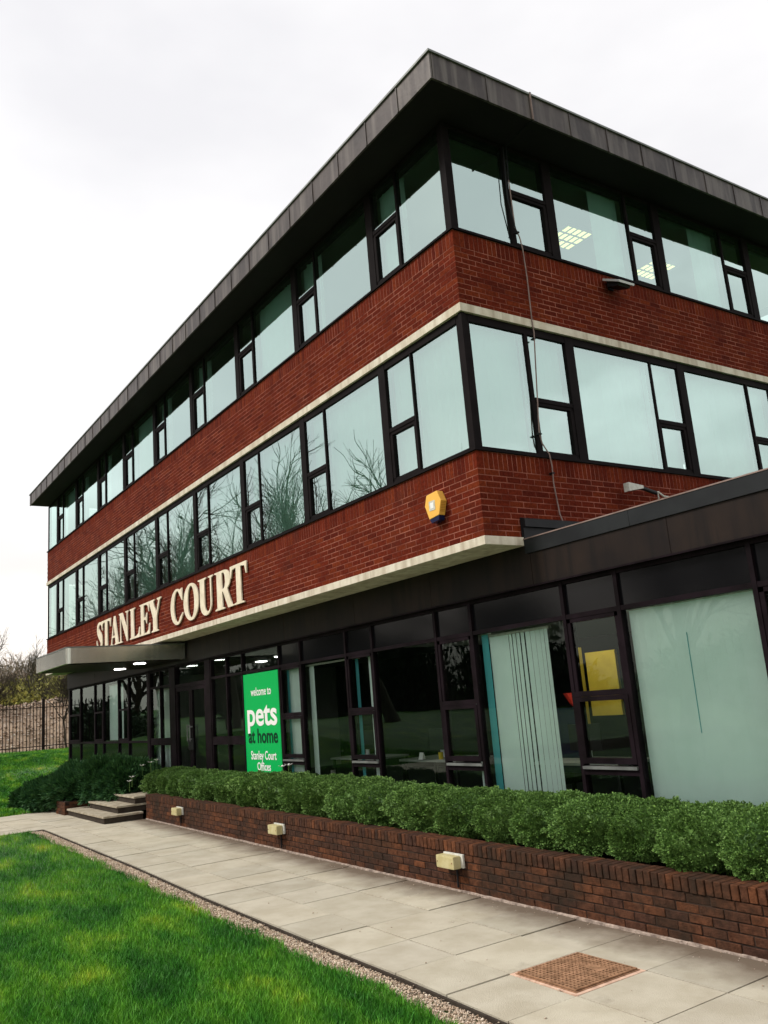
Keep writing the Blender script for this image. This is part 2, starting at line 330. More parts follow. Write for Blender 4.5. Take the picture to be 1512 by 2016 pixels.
# paving slabs: grid turned a little with the planter wall; outer row is cut along the lawn edge
def slab(corners, z1=0.0):
    cx = sum(c[0] for c in corners) / 4; cy = sum(c[1] for c in corners) / 4
    mb = MB(); g = .0058
    pts = [(cx + (x - cx) * (1 - g / .32) + 0, cy + (y - cy) * (1 - g / .32)) for x, y in corners]
    dz = random.uniform(-.004, .004)
    mb.prism([(x - cx, y - cy) for x, y in pts], 2, -.0355, 0)
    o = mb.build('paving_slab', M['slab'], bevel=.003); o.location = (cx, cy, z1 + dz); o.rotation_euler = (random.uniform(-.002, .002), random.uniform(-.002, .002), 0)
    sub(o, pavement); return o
SX = .677
for k in range(-21, 13):
    x0 = 2.07 + k * SX; x1 = x0 + SX
    if x0 > 7.5: continue
    offs = [-.615, -1.27, -1.93]
    for j in range(3):
        if k == 0 and j == 1: continue
        def yy(x, q): return wally(x) - {0: .04, 1: .72, 2: 1.42, 3: 99}[q]
        a0, a1 = yy(x0, j), yy(x1, j)
        b0, b1 = (yy(x0, j + 1), yy(x1, j + 1)) if j < 2 else (kerb(x0) + .012, kerb(x1) + .012)
        slab([(x0, b0), (x1, b1), (x1, a1), (x0, a0)])
for i in range(6):
    for j in range(-14, 2):
        if j == 1: y0, y1 = -.62, -.25
        else: y0, y1 = -1.27 + j * .65, -.62 + j * .65
        x0 = -16.25 + i * .684
        if True:
            slab([(x0, y0), (x0 + .684, y0), (x0 + .684, y1), (x0, y1)])
ed = MB()
xs = np.linspace(-12.14, 9, 60)
for a, b in zip(xs[:-1], xs[1:]):
    ed.prism([(a, kerb(a)), (b, kerb(b)), (b, kerb(b) - .022), (a, kerb(a) - .022)], 2, -.07, -.006)
ed.box(-12.142, -12.12, -22, -2.225, -.07, -.006)
sub(ed.build('path_edge_shade', M['stepside']), pavement)  # dark strip painted in for the shadowed slab edge above the gravel
# gravel strip
def rocks(n, pos, smin, smax, m, name, flat=.7, **props):
    base = np.array([(1, 0, 0), (-1, 0, 0), (0, 1, 0), (0, -1, 0), (0, 0, 1), (0, 0, -1)], float)
    base2 = np.array([(.6, .6, .5), (-.6, .5, .6), (.5, -.6, .55), (-.5, -.6, -.5)])
    fc = np.array([(0, 2, 4), (2, 1, 4), (1, 3, 4), (3, 0, 4), (2, 0, 5), (1, 2, 5), (3, 1, 5), (0, 3, 5)])
    s = rng.uniform(smin, smax, (n, 1, 1)); sc = rng.uniform(.6, 1.15, (n, 1, 3)); jit = rng.normal(0, .16, (n, 6, 3))
    v = (base[None] + jit) * s * sc; v[:, :, 2] *= flat
    a = rng.uniform(0, 2 * PI, n); ca, sa = np.cos(a)[:, None], np.sin(a)[:, None]
    x = v[:, :, 0] * ca - v[:, :, 1] * sa; y = v[:, :, 0] * sa + v[:, :, 1] * ca; v[:, :, 0] = x; v[:, :, 1] = y
    v += pos[:, None, :]
    f = (fc[None] + (np.arange(n) * 6)[:, None, None]).reshape(-1, 3)
    return link(name, npmesh(name, v.reshape(-1, 3), f, m), **props)
n = 34000; gx = rng.uniform(-12.1, 7.5, n); u = rng.random(n)
gy = np.array([kerb(x) for x in gx]) - .03 - u * (.25 + .03 * np.sin(gx * 5)); gp = np.stack([gx, gy, -.036 + .012 * u + .016 * rng.random(n)], 1)
rocks(n, gp, .006, .015, M['pebble'], 'gravel', kind='stuff', label='strip of pale pink gravel between lawn and paving')
n = 1500; gp = np.stack([rng.uniform(-19.6, -15.0, n), rng.normal(-1.15, .22, n), np.zeros(n)], 1); gp[:, 2] = [gz(p[0], p[1]) + .01 for p in gp]
rocks(n, gp, .008, .03, M['rubble'], 'gravel', kind='stuff', label='loose stones scattered under the low evergreen bush')
# grass blades
def blades(n, px, py, pz, h0, h1, w, name, label):
    h = rng.uniform(h0, h1, n); a = rng.uniform(0, 2 * PI, n); lean = rng.uniform(.1, .75, n) * h; la = rng.uniform(0, 2 * PI, n)
    base = np.stack([px, py, pz], 1); sd_ = np.stack([np.cos(a), np.sin(a), np.zeros(n)], 1) * (w * rng.uniform(.7, 1.3, n))[:, None]
    ld = np.stack([np.cos(la) * lean, np.sin(la) * lean, h], 1); mid = base + ld * [.35, .35, .6]
    v = np.stack([base - sd_ / 2, base + sd_ / 2, mid + sd_ * .35, mid - sd_ * .35, base + ld], 1)
    f = np.array([(0, 1, 2), (0, 2, 3), (3, 2, 4)])[None] + (np.arange(n) * 5)[:, None, None]
    return link(name, npmesh(name, v.reshape(-1, 3), f.reshape(-1, 3), M['blade']), kind='stuff', label=label)
def lawn_pts(n):
    P = []
    tot = 0
    while tot < n:
        x = rng.uniform(-12.1, 6.0, 400000); y = rng.uniform(-11.0, -2.2, 400000)
        ky = np.interp(x, KX, KY) - .245 - .03 * np.sin(x * 3.1) - .02 * np.sin(x * 11) + rng.normal(0, .012, len(x))
        d2 = (x - CAM.x) ** 2 + (y - CAM.y) ** 2
        vis = (x - .0) * 1.0                                       # thin the lawn beside and behind the photographer
        p = np.clip(44 / np.maximum(d2, 30), 0.14, 1) * np.where((y < -5.6 + .08 * (x)) | (x > 3.2), .28, 1)
        k = (y < ky) & (rng.random(len(x)) < p); P.append(np.stack([x[k], y[k]], 1)); tot += k.sum()
    return np.concatenate(P)[:n]
LP = lawn_pts(300000); tall = 0.6 + .5 * np.clip(np.sin(LP[:, 0] * 2.3 + np.sin(LP[:, 1] * 3)) * np.sin(LP[:, 1] * 4.1 + 1), -1, 1)
blades(len(LP), LP[:, 0], LP[:, 1], np.full(len(LP), -.02), .035, .080, .006, 'grass', 'mown green lawn with yellowish patches in front of the path')
n = 190000; bx = rng.uniform(-36, -16.4, n); by = np.where(rng.random(n) < .75, rng.uniform(-3, 7, n), rng.uniform(-12, -3, n))
k = ~((bx > -22.1) & (by > .3)) & ~((bx > -19.5) & (by > -1.3)); bx, by = bx[k], by[k]
blades(len(bx), bx, by, np.array([gz(a, b) for a, b in zip(bx, by)]) - .01, .05, .11, .03, 'grass', 'green grass bank rising to the railings beyond the building')

# ---------------------------------------------------------------- the office building
bld = empty('office_building', (-11, 5, 0), 'three storey red brick office block with bands of dark framed tinted windows', 'building')
XL = -21.95; YR = 10.0; CO = .0757
def fl(o, dpt): pass
# facade mapping: side 'L' runs along -X at y=0 (outward -Y); side 'R' runs along +Y at x=0 (outward +X)
def fb(mb, side, s0, s1, d0, d1, z0, z1):
    if side == 'L': mb.box(-s1, -s0, -d1, -d0, z0, z1)
    else: mb.box(d0, d1, s0, s1, z0, z1)
BZ = [(3.782, 4.815), (6.696, 7.705)]
bricks = []      # (x0,x1,y0,y1,z0,z1,dist)
def addbrick(side, s0, s1, z0, z1, dep=.1025):
    j = random.uniform(-.0010, .0012)
    if side == 'L': b = (-s1, -s0, -j, dep, z0, z1)
    else: b = (-dep, j, s0, s1, z0, z1)
    c = Vector(((b[0] + b[1]) / 2, (b[2] + b[3]) / 2, (z0 + z1) / 2)); bricks.append((*b, (c - CAM).length))
for (zb, zt) in BZ:
    nc = 11; zs = zt - .218
    ch = (zs - zb) / nc
    for c in range(nc):
        z0 = zb + c * ch + .006; z1 = zb + (c + 1) * ch - .006
        for side, Ltot in (('L', -XL), ('R', YR)):
            odd = (c % 2 == 1) == (side == 'L')
            s = .1125 if odd else 0.0
            while s < Ltot - .02:
                addbrick(side, s, min(s + .213, Ltot), z0, z1); s += .225
    for side, Ltot in (('L', -XL), ('R', YR)):
        s = .0 if side == 'L' else .1125
        while s < Ltot - .03:
            addbrick(side, s, s + .0655, zs + .005, zt - .004); s += CO
for (zb, zt) in BZ:
    mb = MB(); mb.box(XL + .03, -.0022, .0022, .25, zb, zt + .02); w1 = mb.build('brick_wall', M['mortar'], bld)
    mb = MB(); mb.box(-.25, -.0022, .25, YR, zb, zt + .02); w2 = mb.build('brick_wall', M['mortar'], bld)
    mb = MB(); mb.box(XL + .008, XL + .24, .25, 9, zb, zt + .02); w3 = mb.build('end_wall', M['brick'], bld)
    if zb < 5: WL = (w1, w2)
    else: WU = (w1, w2)
bricks.sort(key=lambda b: b[6])
unit = {}
def brick_obj(b, parent, m):
    dims = tuple(round(q, 3) for q in (b[1] - b[0], b[3] - b[2], b[5] - b[4])); key = (round(dims[0], 2), round(dims[1], 2), round(dims[2], 2), m.name)
    if key not in unit:
        hx, hy, hz = dims[0] / 2, dims[1] / 2, dims[2] / 2
        unit[key] = (pymesh('brick', MB().box(-hx, hx, -hy, hy, -hz, hz).v, BF, m), dims)
    o = bpy.data.objects.new('brick', unit[key][0]); COL.objects.link(o)
    o.location = ((b[0] + b[1]) / 2, (b[2] + b[3]) / 2, (b[4] + b[5]) / 2); o.parent = parent
    return o
for b in bricks[:300]:
    up = b[4] > 5.5; left = b[3] > .1 and b[1] - b[0] > 0 and b[2] < .004 and b[2] > -.004 and (b[3] - b[2]) < .106 and b[3] < .106
    wl = (WU if up else WL)[0 if left else 1]
    o = brick_obj(b, wl, M['brick']); o.matrix_parent_inverse = wl.matrix_world.inverted() if False else Matrix.Translation(-Vector((0, 0, 0)))
for nm, test in (('brick_courses', lambda b: b[4] < 5.5), ('brick_courses', lambda b: b[4] >= 5.5)):
    mb = MB()
    for b in bricks[300:]:
        if test(b): mb.box(*b[:6])
    me = pymesh(nm, mb.v, mb.f, M['brick']); o = link(nm, me, None, kind='stuff')
    o.parent = (WL if mb.v[0][2] < 5.5 else WU)[0]
# fix: brick walls are parented to the empty with an offset, so children need its inverse
bpy.context.view_layer.update()
for w in (*WL, *WU):
    for ch in w.children: ch.matrix_parent_inverse = Matrix()
for w in (*WL, *WU): assert (w.matrix_world.translation.length < 1e-4), w.matrix_world
# concrete bands
def ring(mb, dout, din, z0, z1, xr=None):
    mb.box(XL, dout, -dout, -din, z0, z1); mb.box(din, dout, -din, YR, z0, z1)
mb = MB(); ring(mb, .03, -.20, 6.590, 6.6955); mb.build('concrete_band', M['conc'], bld)
for i in range(9):          # vertical joints of the band read as fine lines
    pass
mb = MB(); mb.box(XL, .035, -.035, .575, 3.678, 3.7815); mb.build('concrete_band', M['conc'], bld, bevel=.006)
mb = MB(); mb.box(XL + .05, -.1, .575, 6, 3.69, 3.76); mb.build('floor_slab', M['soffit'], bld)
# sills (dark metal flashing over each brick band)
for z in (4.818, 7.708):
    mb = MB(); mb.box(XL, .028, -.028, .09, z, z + .026); mb.box(-.09, .028, .09, YR, z, z + .026); mb.build('window_sill', M['frame'], bld)
# windows
def pane(side, s0, s1, z0, z1, d, m, parent, name='pane'):
    t = random.uniform(-.0032, .0032); u = random.uniform(-.003, .003)
    def P(s, dd, z): return (-s, -dd, z) if side == 'L' else (dd, s, z)
    w, h = (s1 - s0), (z1 - z0)
    v = [P(s0, d - t * w, z0), P(s1, d + t * w, z0), P(s1, d + t * w + u * h, z1), P(s0, d - t * w + u * h, z1)]
    f = [(0, 1, 2, 3)] if side == 'R' else [(3, 2, 1, 0)]
    me = pymesh(name, v, f, m); o = link(name, me); sub(o, parent); return o
ups = {'L': [(.13, 1.105, 'w'), (1.15, 1.735, 's')] , 'R': [(.10, 1.03, 'w'), (1.09, 1.765, 's')]}
def bays(side):
    L = [(.13 if side == 'L' else .10, 1.11 if side == 'L' else 1.03, 1.15 if side == 'L' else 1.095, 1.735 if side == 'L' else 1.765)]
    base = 1.82 if side == 'L' else 1.84; pit = 2.352 if side == 'L' else 2.345
    for k in range(9 if side == 'L' else 3):
        s = base + k * pit; a = s + .085
        if k == 8: L.append((a, min(21.80, a + 1.2), None, None)); break
        L.append((a, a + 1.545, a + 1.59, s + pit - .085))
    return L
FR_D = (-.10, -.008)
for fi, (zb, zt, ztr) in enumerate(((4.844, 6.588, 5.60), (7.734, 9.262, 8.575))):
    for side in 'LR':
        prev = None
        for bi, (a0, a1, b0, b1) in enumerate(bays(side)):
            end = b1 if b1 else a1
            mb = MB()
            fb(mb, side, a0, end, *FR_D, zt - (.055 if fi else .10), zt)   # head
            fr = mb.build('window', M['frame'], bld)
            m2 = MB(); fb(m2, side, a0, end, *FR_D, zb, zb + .035); sub(m2.build('bottom_rail', M['frame']), fr)
            pane(side, a0 + .02, a1 + .005, zb + .03, zt - (.05 if fi else .095), -.032, M['glass_up'], fr)
            if b0:
                m2 = MB(); fb(m2, side, a1 + .006, b0 - .004, -.10, -.010, zb + .035, zt - (.055 if fi else .10)); sub(m2.build('mullion', M['frame']), fr)
                pane(side, b0 - .005, b1 + .0, ztr + .02, zt - (.05 if fi else .095), -.032, M['glass_up'], fr)
                m2 = MB(); fb(m2, side, b0, b1, -.10, -.008, ztr - .028, ztr + .028); sub(m2.build('transom', M['frame']), fr)
                m2 = MB(); q = .055; lo, hi = zb + .035, ztr - .028
                fb(m2, side, b0, b1, -.095, -.018, lo, lo + .045); fb(m2, side, b0, b1, -.095, -.018, hi - .045, hi)
                fb(m2, side, b0, b0 + .035, -.095, -.018, lo + .045, hi - .045); fb(m2, side, b1 - q, b1, -.095, -.012, lo + .045, hi - .045)
                sub(m2.build('opening_sash', M['frame']), fr)
                pane(side, b0 + .03, b1 - q + .005, lo + .04, hi - .04, -.048, M['glass_up'], fr)
                # thick bay mullion after this bay
                m2 = MB(); fb(m2, side, b1 + .004, b1 + .163, -.13, -.004, zb, zt); sub(m2.build('mullion', M['frame']), fr)
            # blinds behind the glass, one per bay light
            bl = []
            if fi == 0:
                bl.append((a0, a1)); 
                if b0: bl.append((b0, b1))
                if side == 'L' and bi == 8: bl = bl[1:]
            else:
                if side == 'R' and bi in (1, 2, 3): bl.append((a0 + .95, a1))
                if side == 'L' and b0: bl.append((b0, b1) if bi % 3 != 2 else (a0 + .3, a1))
            if bl:
                v = []; f = []
                for (p, q) in bl:
                    ns = max(2, int((q - p) / .089)); w = (q - p) / ns
                    for i in range(ns):
                        s0, s1 = p + i * w, p + (i + 1) * w + .004; dd = -.19 + random.uniform(-.004, .004); tw = .012 + random.uniform(-.010, .016)
                        if random.random() < .035: tw = .05
                        n0 = len(v)
                        for (s, d_, z) in ((s0, dd - tw, zb + .05), (s1, dd + tw, zb + .05), (s1, dd + tw, zt - .06), (s0, dd - tw, zt - .06)):
                            v.append((-s, -d_, z) if side == 'L' else (d_, s, z))
                        f.append((n0, n0 + 1, n0 + 2, n0 + 3))
                o = link('blind', pymesh('blind', v, f, M['blind'])); sub(o, fr)
    # corner post: two dark uprights with a lighter edge
    mb = MB(); mb.box(-.125, -.012, .012, .125, zb, zt); mb.box(-.055, .004, -.004, .055, zb, zt); mb.build('corner_post', M['frame'], bld)
    mb = MB(); mb.box(XL + .0, XL + .05, .02, .12, zb, zt); mb.build('corner_post', M['frame'], bld)
    o = link('window', pymesh('window', [(XL + .04, .1, zb), (XL + .04, 8, zb), (XL + .04, 8, zt), (XL + .04, .1, zt)], [(0, 1, 2, 3)], M['glass_up']), bld)
# rooms behind the upper windows
for fi, (z0, z1) in enumerate(((4.55, 6.60), (7.45, 9.24))):
    mb = MB(); mb.box(XL + .3, -.3, .27, 9.5, z0, z0 + .05); mb.build('room_floor', M['carpet'], bld)
    mb = MB(); mb.box(XL + .3, -.26, .26, 9.5, z1, z1 + .05); mb.build('room_ceiling', M['ceil'], bld)
    mb = MB(); mb.box(XL + .3, -5.5, 6.0, 6.05, z0 + .05, z1); mb.box(-5.5, -5.45, 6.0, 9.5, z0 + .05, z1); mb.box(-11.1, -11.05, .3, 6, z0 + .05, z1); mb.box(-16, -15.95, .3, 6, z0 + .05, z1); mb.build('room_wall', M['room'], bld)
def lamp_grid(cx, cy, z, name='ceiling_light'):
    t = empty(name, (cx, cy, z), None, None)
    mb = MB(); mb.box(cx - .3, cx + .3, cy - .3, cy + .3, z, z + .03); mb.build('housing', M['dark'], t)
    mb = MB()
    for i in range(3):
        for j in range(5): mb.box(cx - .27 + i * .19, cx - .13 + i * .19, cy - .28 + j * .115, cy - .28 + j * .115 + .07, z - .008, z - .002)
    mb.build('louvre', M['lampy'], t); return t
for (cx, cy, lb) in ((-1.25, 3.6, 'lit ceiling light seen through top floor window above the floodlight'), (-1.35, 5.85, 'lit ceiling light behind the top floor window right of the floodlight')):
    tag(lamp_grid(cx, cy, 9.18), lb, 'ceiling light', 'office ceiling lights')
# roof
OV = .575; ZF0, ZF1 = 9.268, 9.655
mb = MB(); mb.box(XL + .05, OV - .03, -OV + .03, .14, ZF0 + .002, ZF0 + .03); mb.box(-.14, OV - .03, .14, YR, ZF0 + .002, ZF0 + .03); mb.build('roof_soffit', M['soffit'], bld)
mb = MB(); mb.box(XL + .03, OV - .03, -OV + .03, YR, ZF0 + .031, ZF1 - .03); mb.build('roof', M['lead'], bld)
def fpan(x0, x1, y0, y1):
    mb = MB(); mb.box(x0, x1, y0, y1, ZF0, ZF1 - .028); mb.build('fascia_panel', M['lead'], bld, bevel=.003)
edges = [OV]; s = .62 - .745 * 1
while s > XL: edges.append(s); s -= .745
edges.append(XL)
for a, b in zip(edges[:-1], edges[1:]):
    j = random.uniform(-.0015, .0015); fpan(b + .004, a - .004, -OV + j, -OV + .029)
    if a != OV: MB().box(a - .009, a + .009, -OV - .012, -OV + .02, ZF0, ZF1 - .03).build('standing_seam', M['lead'], bld)
edges = [-OV + .03]; s = -.42 + .745
while s < YR: edges.append(s); s += .738
edges.append(YR)
for a, b in zip(edges[:-1], edges[1:]):
    j = random.uniform(-.0015, .0015); fpan(OV - .029, OV + j, a + .004, b - .004)
    if a > 0: MB().box(OV - .02, OV + .011, a - .008, a + .008, ZF0, ZF1 - .03).build('standing_seam', M['lead'], bld)
mb = MB(); mb.box(XL - .01, OV + .022, -OV - .022, -OV + .06, ZF1 - .028, ZF1); mb.box(OV - .06, OV + .022, -OV + .06, YR, ZF1 - .028, ZF1); mb.build('roof_edge_trim', M['lip'], bld)

# ---- ground floor: glazed wall under the overhang, running on as a single storey wing
GY = .62; GH = 3.205
XE = 8.0
seams = [XE, 6.2, 4.3, 2.06, .1, -1.9, -3.9, -6.3, -8.7, -10.95, -13.3, -15.9, -18.5, -21.7]
for a, b in zip(seams[:-1], seams[1:]):
    top = 3.575 if a > .15 else 3.676
    MB().box(b + .003, a - .003, .578 + random.uniform(0, .002), .60, GH + .0, top).build('fascia_panel', M['fascia'], bld)
MB().box(-21.7, XE, .601, .80, GH + .004, 3.66).build('fascia_backing', M['soffit'], bld)
MB().box(-21.68, XE, .555, .61, GH - .022, GH - .002).build('fascia_drip', M['frame_g'], bld)
for a, b in ((XE, 4.9), (4.9, 1.62), (1.62, .04)):
    MB().box(b + .002, a - .002, .560, .60, 3.578, 3.745).build('coping', M['coping'], bld)
MB().box(.04, XE, .554, .83, 3.747, 3.760).build('coping_lip', M['conduit'], bld)
MB().box(.04, XE, .83, 7.0, 3.60, 3.70).build('flat_roof', M['coping'], bld)
mb = MB(); mb.prism([(.002, 3.74), (.05, 3.74), (.05, 3.90), (.085, 3.905), (.085, 4.0), (.002, 4.03)], 1, .575, 7.0); mb.build('wall_flashing', M['coping'], bld)
MB().box(XE - .05, XE, .62, 7.0, .0, 3.6).build('end_wall', M['fascia'], bld)
MB().box(-21.7, -21.62, .62, 7.0, .0, 3.67).build('end_wall', M['fascia'], bld)
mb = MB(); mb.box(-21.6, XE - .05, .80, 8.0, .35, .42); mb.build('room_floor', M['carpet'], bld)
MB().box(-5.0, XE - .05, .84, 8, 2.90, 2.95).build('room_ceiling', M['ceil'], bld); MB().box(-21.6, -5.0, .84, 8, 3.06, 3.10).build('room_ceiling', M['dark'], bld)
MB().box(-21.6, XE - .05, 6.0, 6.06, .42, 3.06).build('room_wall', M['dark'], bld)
MB().box(-13.9, -13.84, .84, 6, .42, 3.06).build('room_wall', M['room'], bld)
MB().box(-21.6, XE, .60, .78, .0, .455).build('plinth', M['fascia'], bld)
def gf_window(x0, x1, kind):
    """x0 < x1; the frame's own left upright belongs to the bay"""
    w = .05; mb = MB()
    zbot = .46
    if kind in ('wide', 'small', 'side'):
        tr = 2.775
        mb.box(x0, x0 + w, GY, GY + .09, zbot, GH - .02); rails = [(GH - .065, GH - .02, .005, 'head_rail'), (tr - .028, tr + .022, .005, 'transom'), (zbot, zbot + .07, .005, 'bottom_rail')]
    elif kind == 'far_wide' or kind == 'far_small':
        tr = 1.51
        mb.box(x0, x0 + w, GY, GY + .09, zbot, GH - .02); rails = [(GH - .065, GH - .02, .005, 'head_rail'), (tr - .03, tr + .022, -.004, 'transom'), (zbot, zbot + .07, .005, 'bottom_rail')]
    fr = mb.build('window', M['frame_g'], bld)
    for (za, zb_, dy, nm) in rails: sub(MB().box(x0 + w, x1, GY + dy, GY + .09, za, zb_).build(nm, M['frame_g']), fr)
    def P(a, b, c, d, m=M['glass_lo'], y=.658):
        t = random.uniform(-.0025, .0025) * (b - a)
        v = [(a, y - t, c), (b, y + t, c), (b, y + t, d), (a, y - t, d)]
        sub(link('pane', pymesh('pane', v, [(0, 1, 2, 3)], m)), fr)
    A, B = x0 + w - .01, x1 + .01
    if kind == 'wide':
        P(A, B, zbot + .06, tr - .02); P(A, B, tr + .015, GH - .06, M['glass_dark'] if x1 > -6 else M['glass_lo'])
    if kind == 'small':
        P(A, B, tr + .015, GH - .06, M['glass_dark'] if x1 > -6 else M['glass_lo'])
        s = MB(); s.box(x0 + w, x0 + w + .05, GY + .01, GY + .085, 1.95, 2.745); s.box(x1 - .05, x1 - .001, GY + .01, GY + .085, 1.95, 2.745); s.box(x0 + w, x1, GY + .01, GY + .085, 2.70, 2.746)
        sub(s.build('fixed_light_frame', M['frame_g']), fr); P(x0 + w + .04, x1 - .04, 1.93, 2.71, y=.650)
        s = MB(); s.box(x0 + w, x1, GY, GY + .08, 1.89, 1.95); sub(s.build('transom', M['frame_g']), fr)
        s = MB(); q = .06; s.box(x0 + w + .004, x0 + w + q, GY - .006, GY + .08, 1.19, 1.888); s.box(x1 - q, x1 - .004, GY - .006, GY + .08, 1.19, 1.888)
        s.box(x0 + w + q, x1 - q, GY - .006, GY + .08, 1.19, 1.25); s.box(x0 + w + q, x1 - q, GY - .006, GY + .08, 1.84, 1.888)
        sub(s.build('opening_sash', M['frame_g']), fr); P(x0 + w + q - .01, x1 - q + .01, 1.24, 1.85, y=.642)
        s = MB(); s.box(x0 + w, x1, GY - .022, GY + .085, 1.135, 1.165); sub(s.build('sash_sill', M['lip']), fr)
        s = MB(); s.box(x0 + w, x1, GY + .005, GY + .085, 1.075, 1.134); sub(s.build('rail', M['frame_g']), fr)
        P(A, B, zbot + .06, 1.08)
    if kind == 'side':
        s = MB(); s.box(x0 + w, x1, GY, GY + .09, 1.42, 1.58); sub(s.build('mid_rail', M['frame_g']), fr)
        P(A, B, tr + .015, GH - .06); P(A, B, 1.57, tr - .02); P(A, B, zbot + .06, 1.43)
    if kind == 'far_wide':
        P(A, B, tr + .015, GH - .06); P(A, B, zbot + .06, tr - .02, M['glass_dark'])
    if kind == 'far_small':
        P(A, B, zbot + .06, tr - .02, M['glass_dark']); P(A, B, 2.36, GH - .06)
        s = MB(); s.box(x0 + w, x1, GY, GY + .08, 2.32, 2.37); sub(s.build('transom', M['frame_g']), fr)
        s = MB(); s.box(x0 + w + .02, x0 + .12, GY - .006, GY + .08, 1.535, 2.318); s.box(x1 - .06, x1 - .004, GY - .006, GY + .08, 1.535, 2.318); s.box(x0 + .12, x1 - .06, GY - .006, GY + .08, 1.535, 1.60)
        sub(s.build('opening_sash', M['frame_g']), fr); P(x0 + .11, x1 - .05, 1.59, 2.33, y=.642)
    return fr
G = [(5.98, 7.57, 'wide'), (5.2, 5.98, 'small'), (3.615, 5.2, 'wide'), (2.83, 3.615, 'small'), (1.245, 2.83, 'wide'), (.45, 1.245, 'small'), (-1.2, .45, 'wide'), (-1.97, -1.2, 'small'), (-3.57, -1.97, 'wide'),
     (-4.35, -3.57, 'small'), (-5.87, -4.35, 'wide'), (-6.69, -5.87, 'small'), (-8.28, -6.69, 'wide'), (-9.05, -8.28, 'side'), (-9.85, -9.05, 'side'), (-13.02, -12.36, 'side'), (-13.75, -13.02, 'side'),
     (-15.5, -13.95, 'far_wide'), (-16.4, -15.5, 'far_small'), (-17.84, -16.4, 'far_wide'), (-18.72, -17.84, 'far_small'), (-20.3, -18.72, 'far_wide'), (-21.6, -20.3, 'far_small')]
for g in G: gf_window(*g)
for (a, b) in ((-10.15, -9.85), (-12.33, -11.95), (-13.94, -13.76), (7.57, 7.95)):
    MB().box(a, b - .001, GY - .01, GY + .11, .46, GH - .02).build('door_post' if a < 0 else 'wall_post', M['frame_g'], bld)
# entrance doors
mb = MB(); mb.box(-11.95, -10.15, GY, GY + .1, 2.68, 2.76); mb.box(-11.95, -10.15, GY, GY + .1, GH - .06, GH - .02)
door = mb.build('entrance_door', M['frame_g'], bld)
sub(link('pane', pymesh('pane', [(-11.95, .68, 2.75), (-10.15, .68, 2.75), (-10.15, .68, 3.15), (-11.95, .68, 3.15)], [(0, 1, 2, 3)], M['glass_lo'])), door)
for a, b in ((-11.945, -11.055), (-11.045, -10.155)):
    s = MB(); s.box(a, a + .09, GY + .01, GY + .06, .46, 2.675); s.box(b - .09, b, GY + .01, GY + .06, .46, 2.675); s.box(a + .09, b - .09, GY + .01, GY + .06, 2.59, 2.675); s.box(a + .09, b - .09, GY + .01, GY + .06, .46, .62)
    sub(s.build('door_leaf', M['frame_g']), door)
    sub(link('pane', pymesh('pane', [(a + .08, .66, .6), (b - .08, .66, .6), (b - .08, .66, 2.6), (a + .08, .66, 2.6)], [(0, 1, 2, 3)], M['glass_lo'])), door)
for x in (-11.13, -10.98):
    s = MB(); s.tube([(x, GY - .05, 1.5), (x, GY - .05, 1.85)], .013, 8); s.box(x - .012, x + .012, GY - .04, GY + .01, 1.53, 1.56); s.box(x - .012, x + .012, GY - .04, GY + .01, 1.79, 1.82); sub(s.build('door_handle', M['lip']), door)
s = MB(); s.box(-11.20, -10.90, GY - .012, GY + .009, 1.32, 1.56); sub(s.build('lock_plate', M['black']), door)

# ---------------------------------------------------------------- canopy
can = empty('entrance_canopy', (-12.5, -.7, 3.3), 'flat metal canopy with rounded corners projecting over the entrance doors', 'canopy')
CX0, CX1, CY0, CY1, CZ0, CZ1 = -13.95, -11.08, -2.0, .55, 3.285, 3.625
r = .09; arc = lambda cx, cy, a0, a1: [(cx + r * math.cos(R(a)), cy + r * math.sin(R(a))) for a in np.linspace(a0, a1, 9)]
outl = [(CX0, CY1)] + arc(CX0 + r, CY0 + r, 180, 270) + arc(CX1 - r, CY0 + r, 270, 360) + [(CX1, CY1)]
mb = MB(); mb.prism(outl, 2, CZ0, CZ1 - .02); mb.build('fascia', M['canopy'], can)
mb = MB(); mb.prism([((x + 12.5) * 1.006 - 12.5, (y + .7) * 1.006 - .7) for x, y in outl], 2, CZ1 - .019, CZ1 + .006); mb.build('top_trim', M['lip'], can)
mb = MB(); mb.prism([((x + 12.5) * .93 - 12.5, (y + .7) * .93 - .7) for x, y in outl], 2, CZ0 - .02, CZ0 - .001); mb.build('soffit', M['fascia'], can)
for (x, y) in ((-13.35, -.22), (-11.62, -.30), (-13.35, -1.3), (-11.75, -1.3)):
    if y < -1: continue
    tag(MB().disc((x, y), .13, CZ0 - .035, CZ0 - .021).build('downlight', M['lampw'], can))
t = MB().disc((-15.3, .25), .04, 3.60, 3.66, 10).build('cable_drop', M['black'], bld)

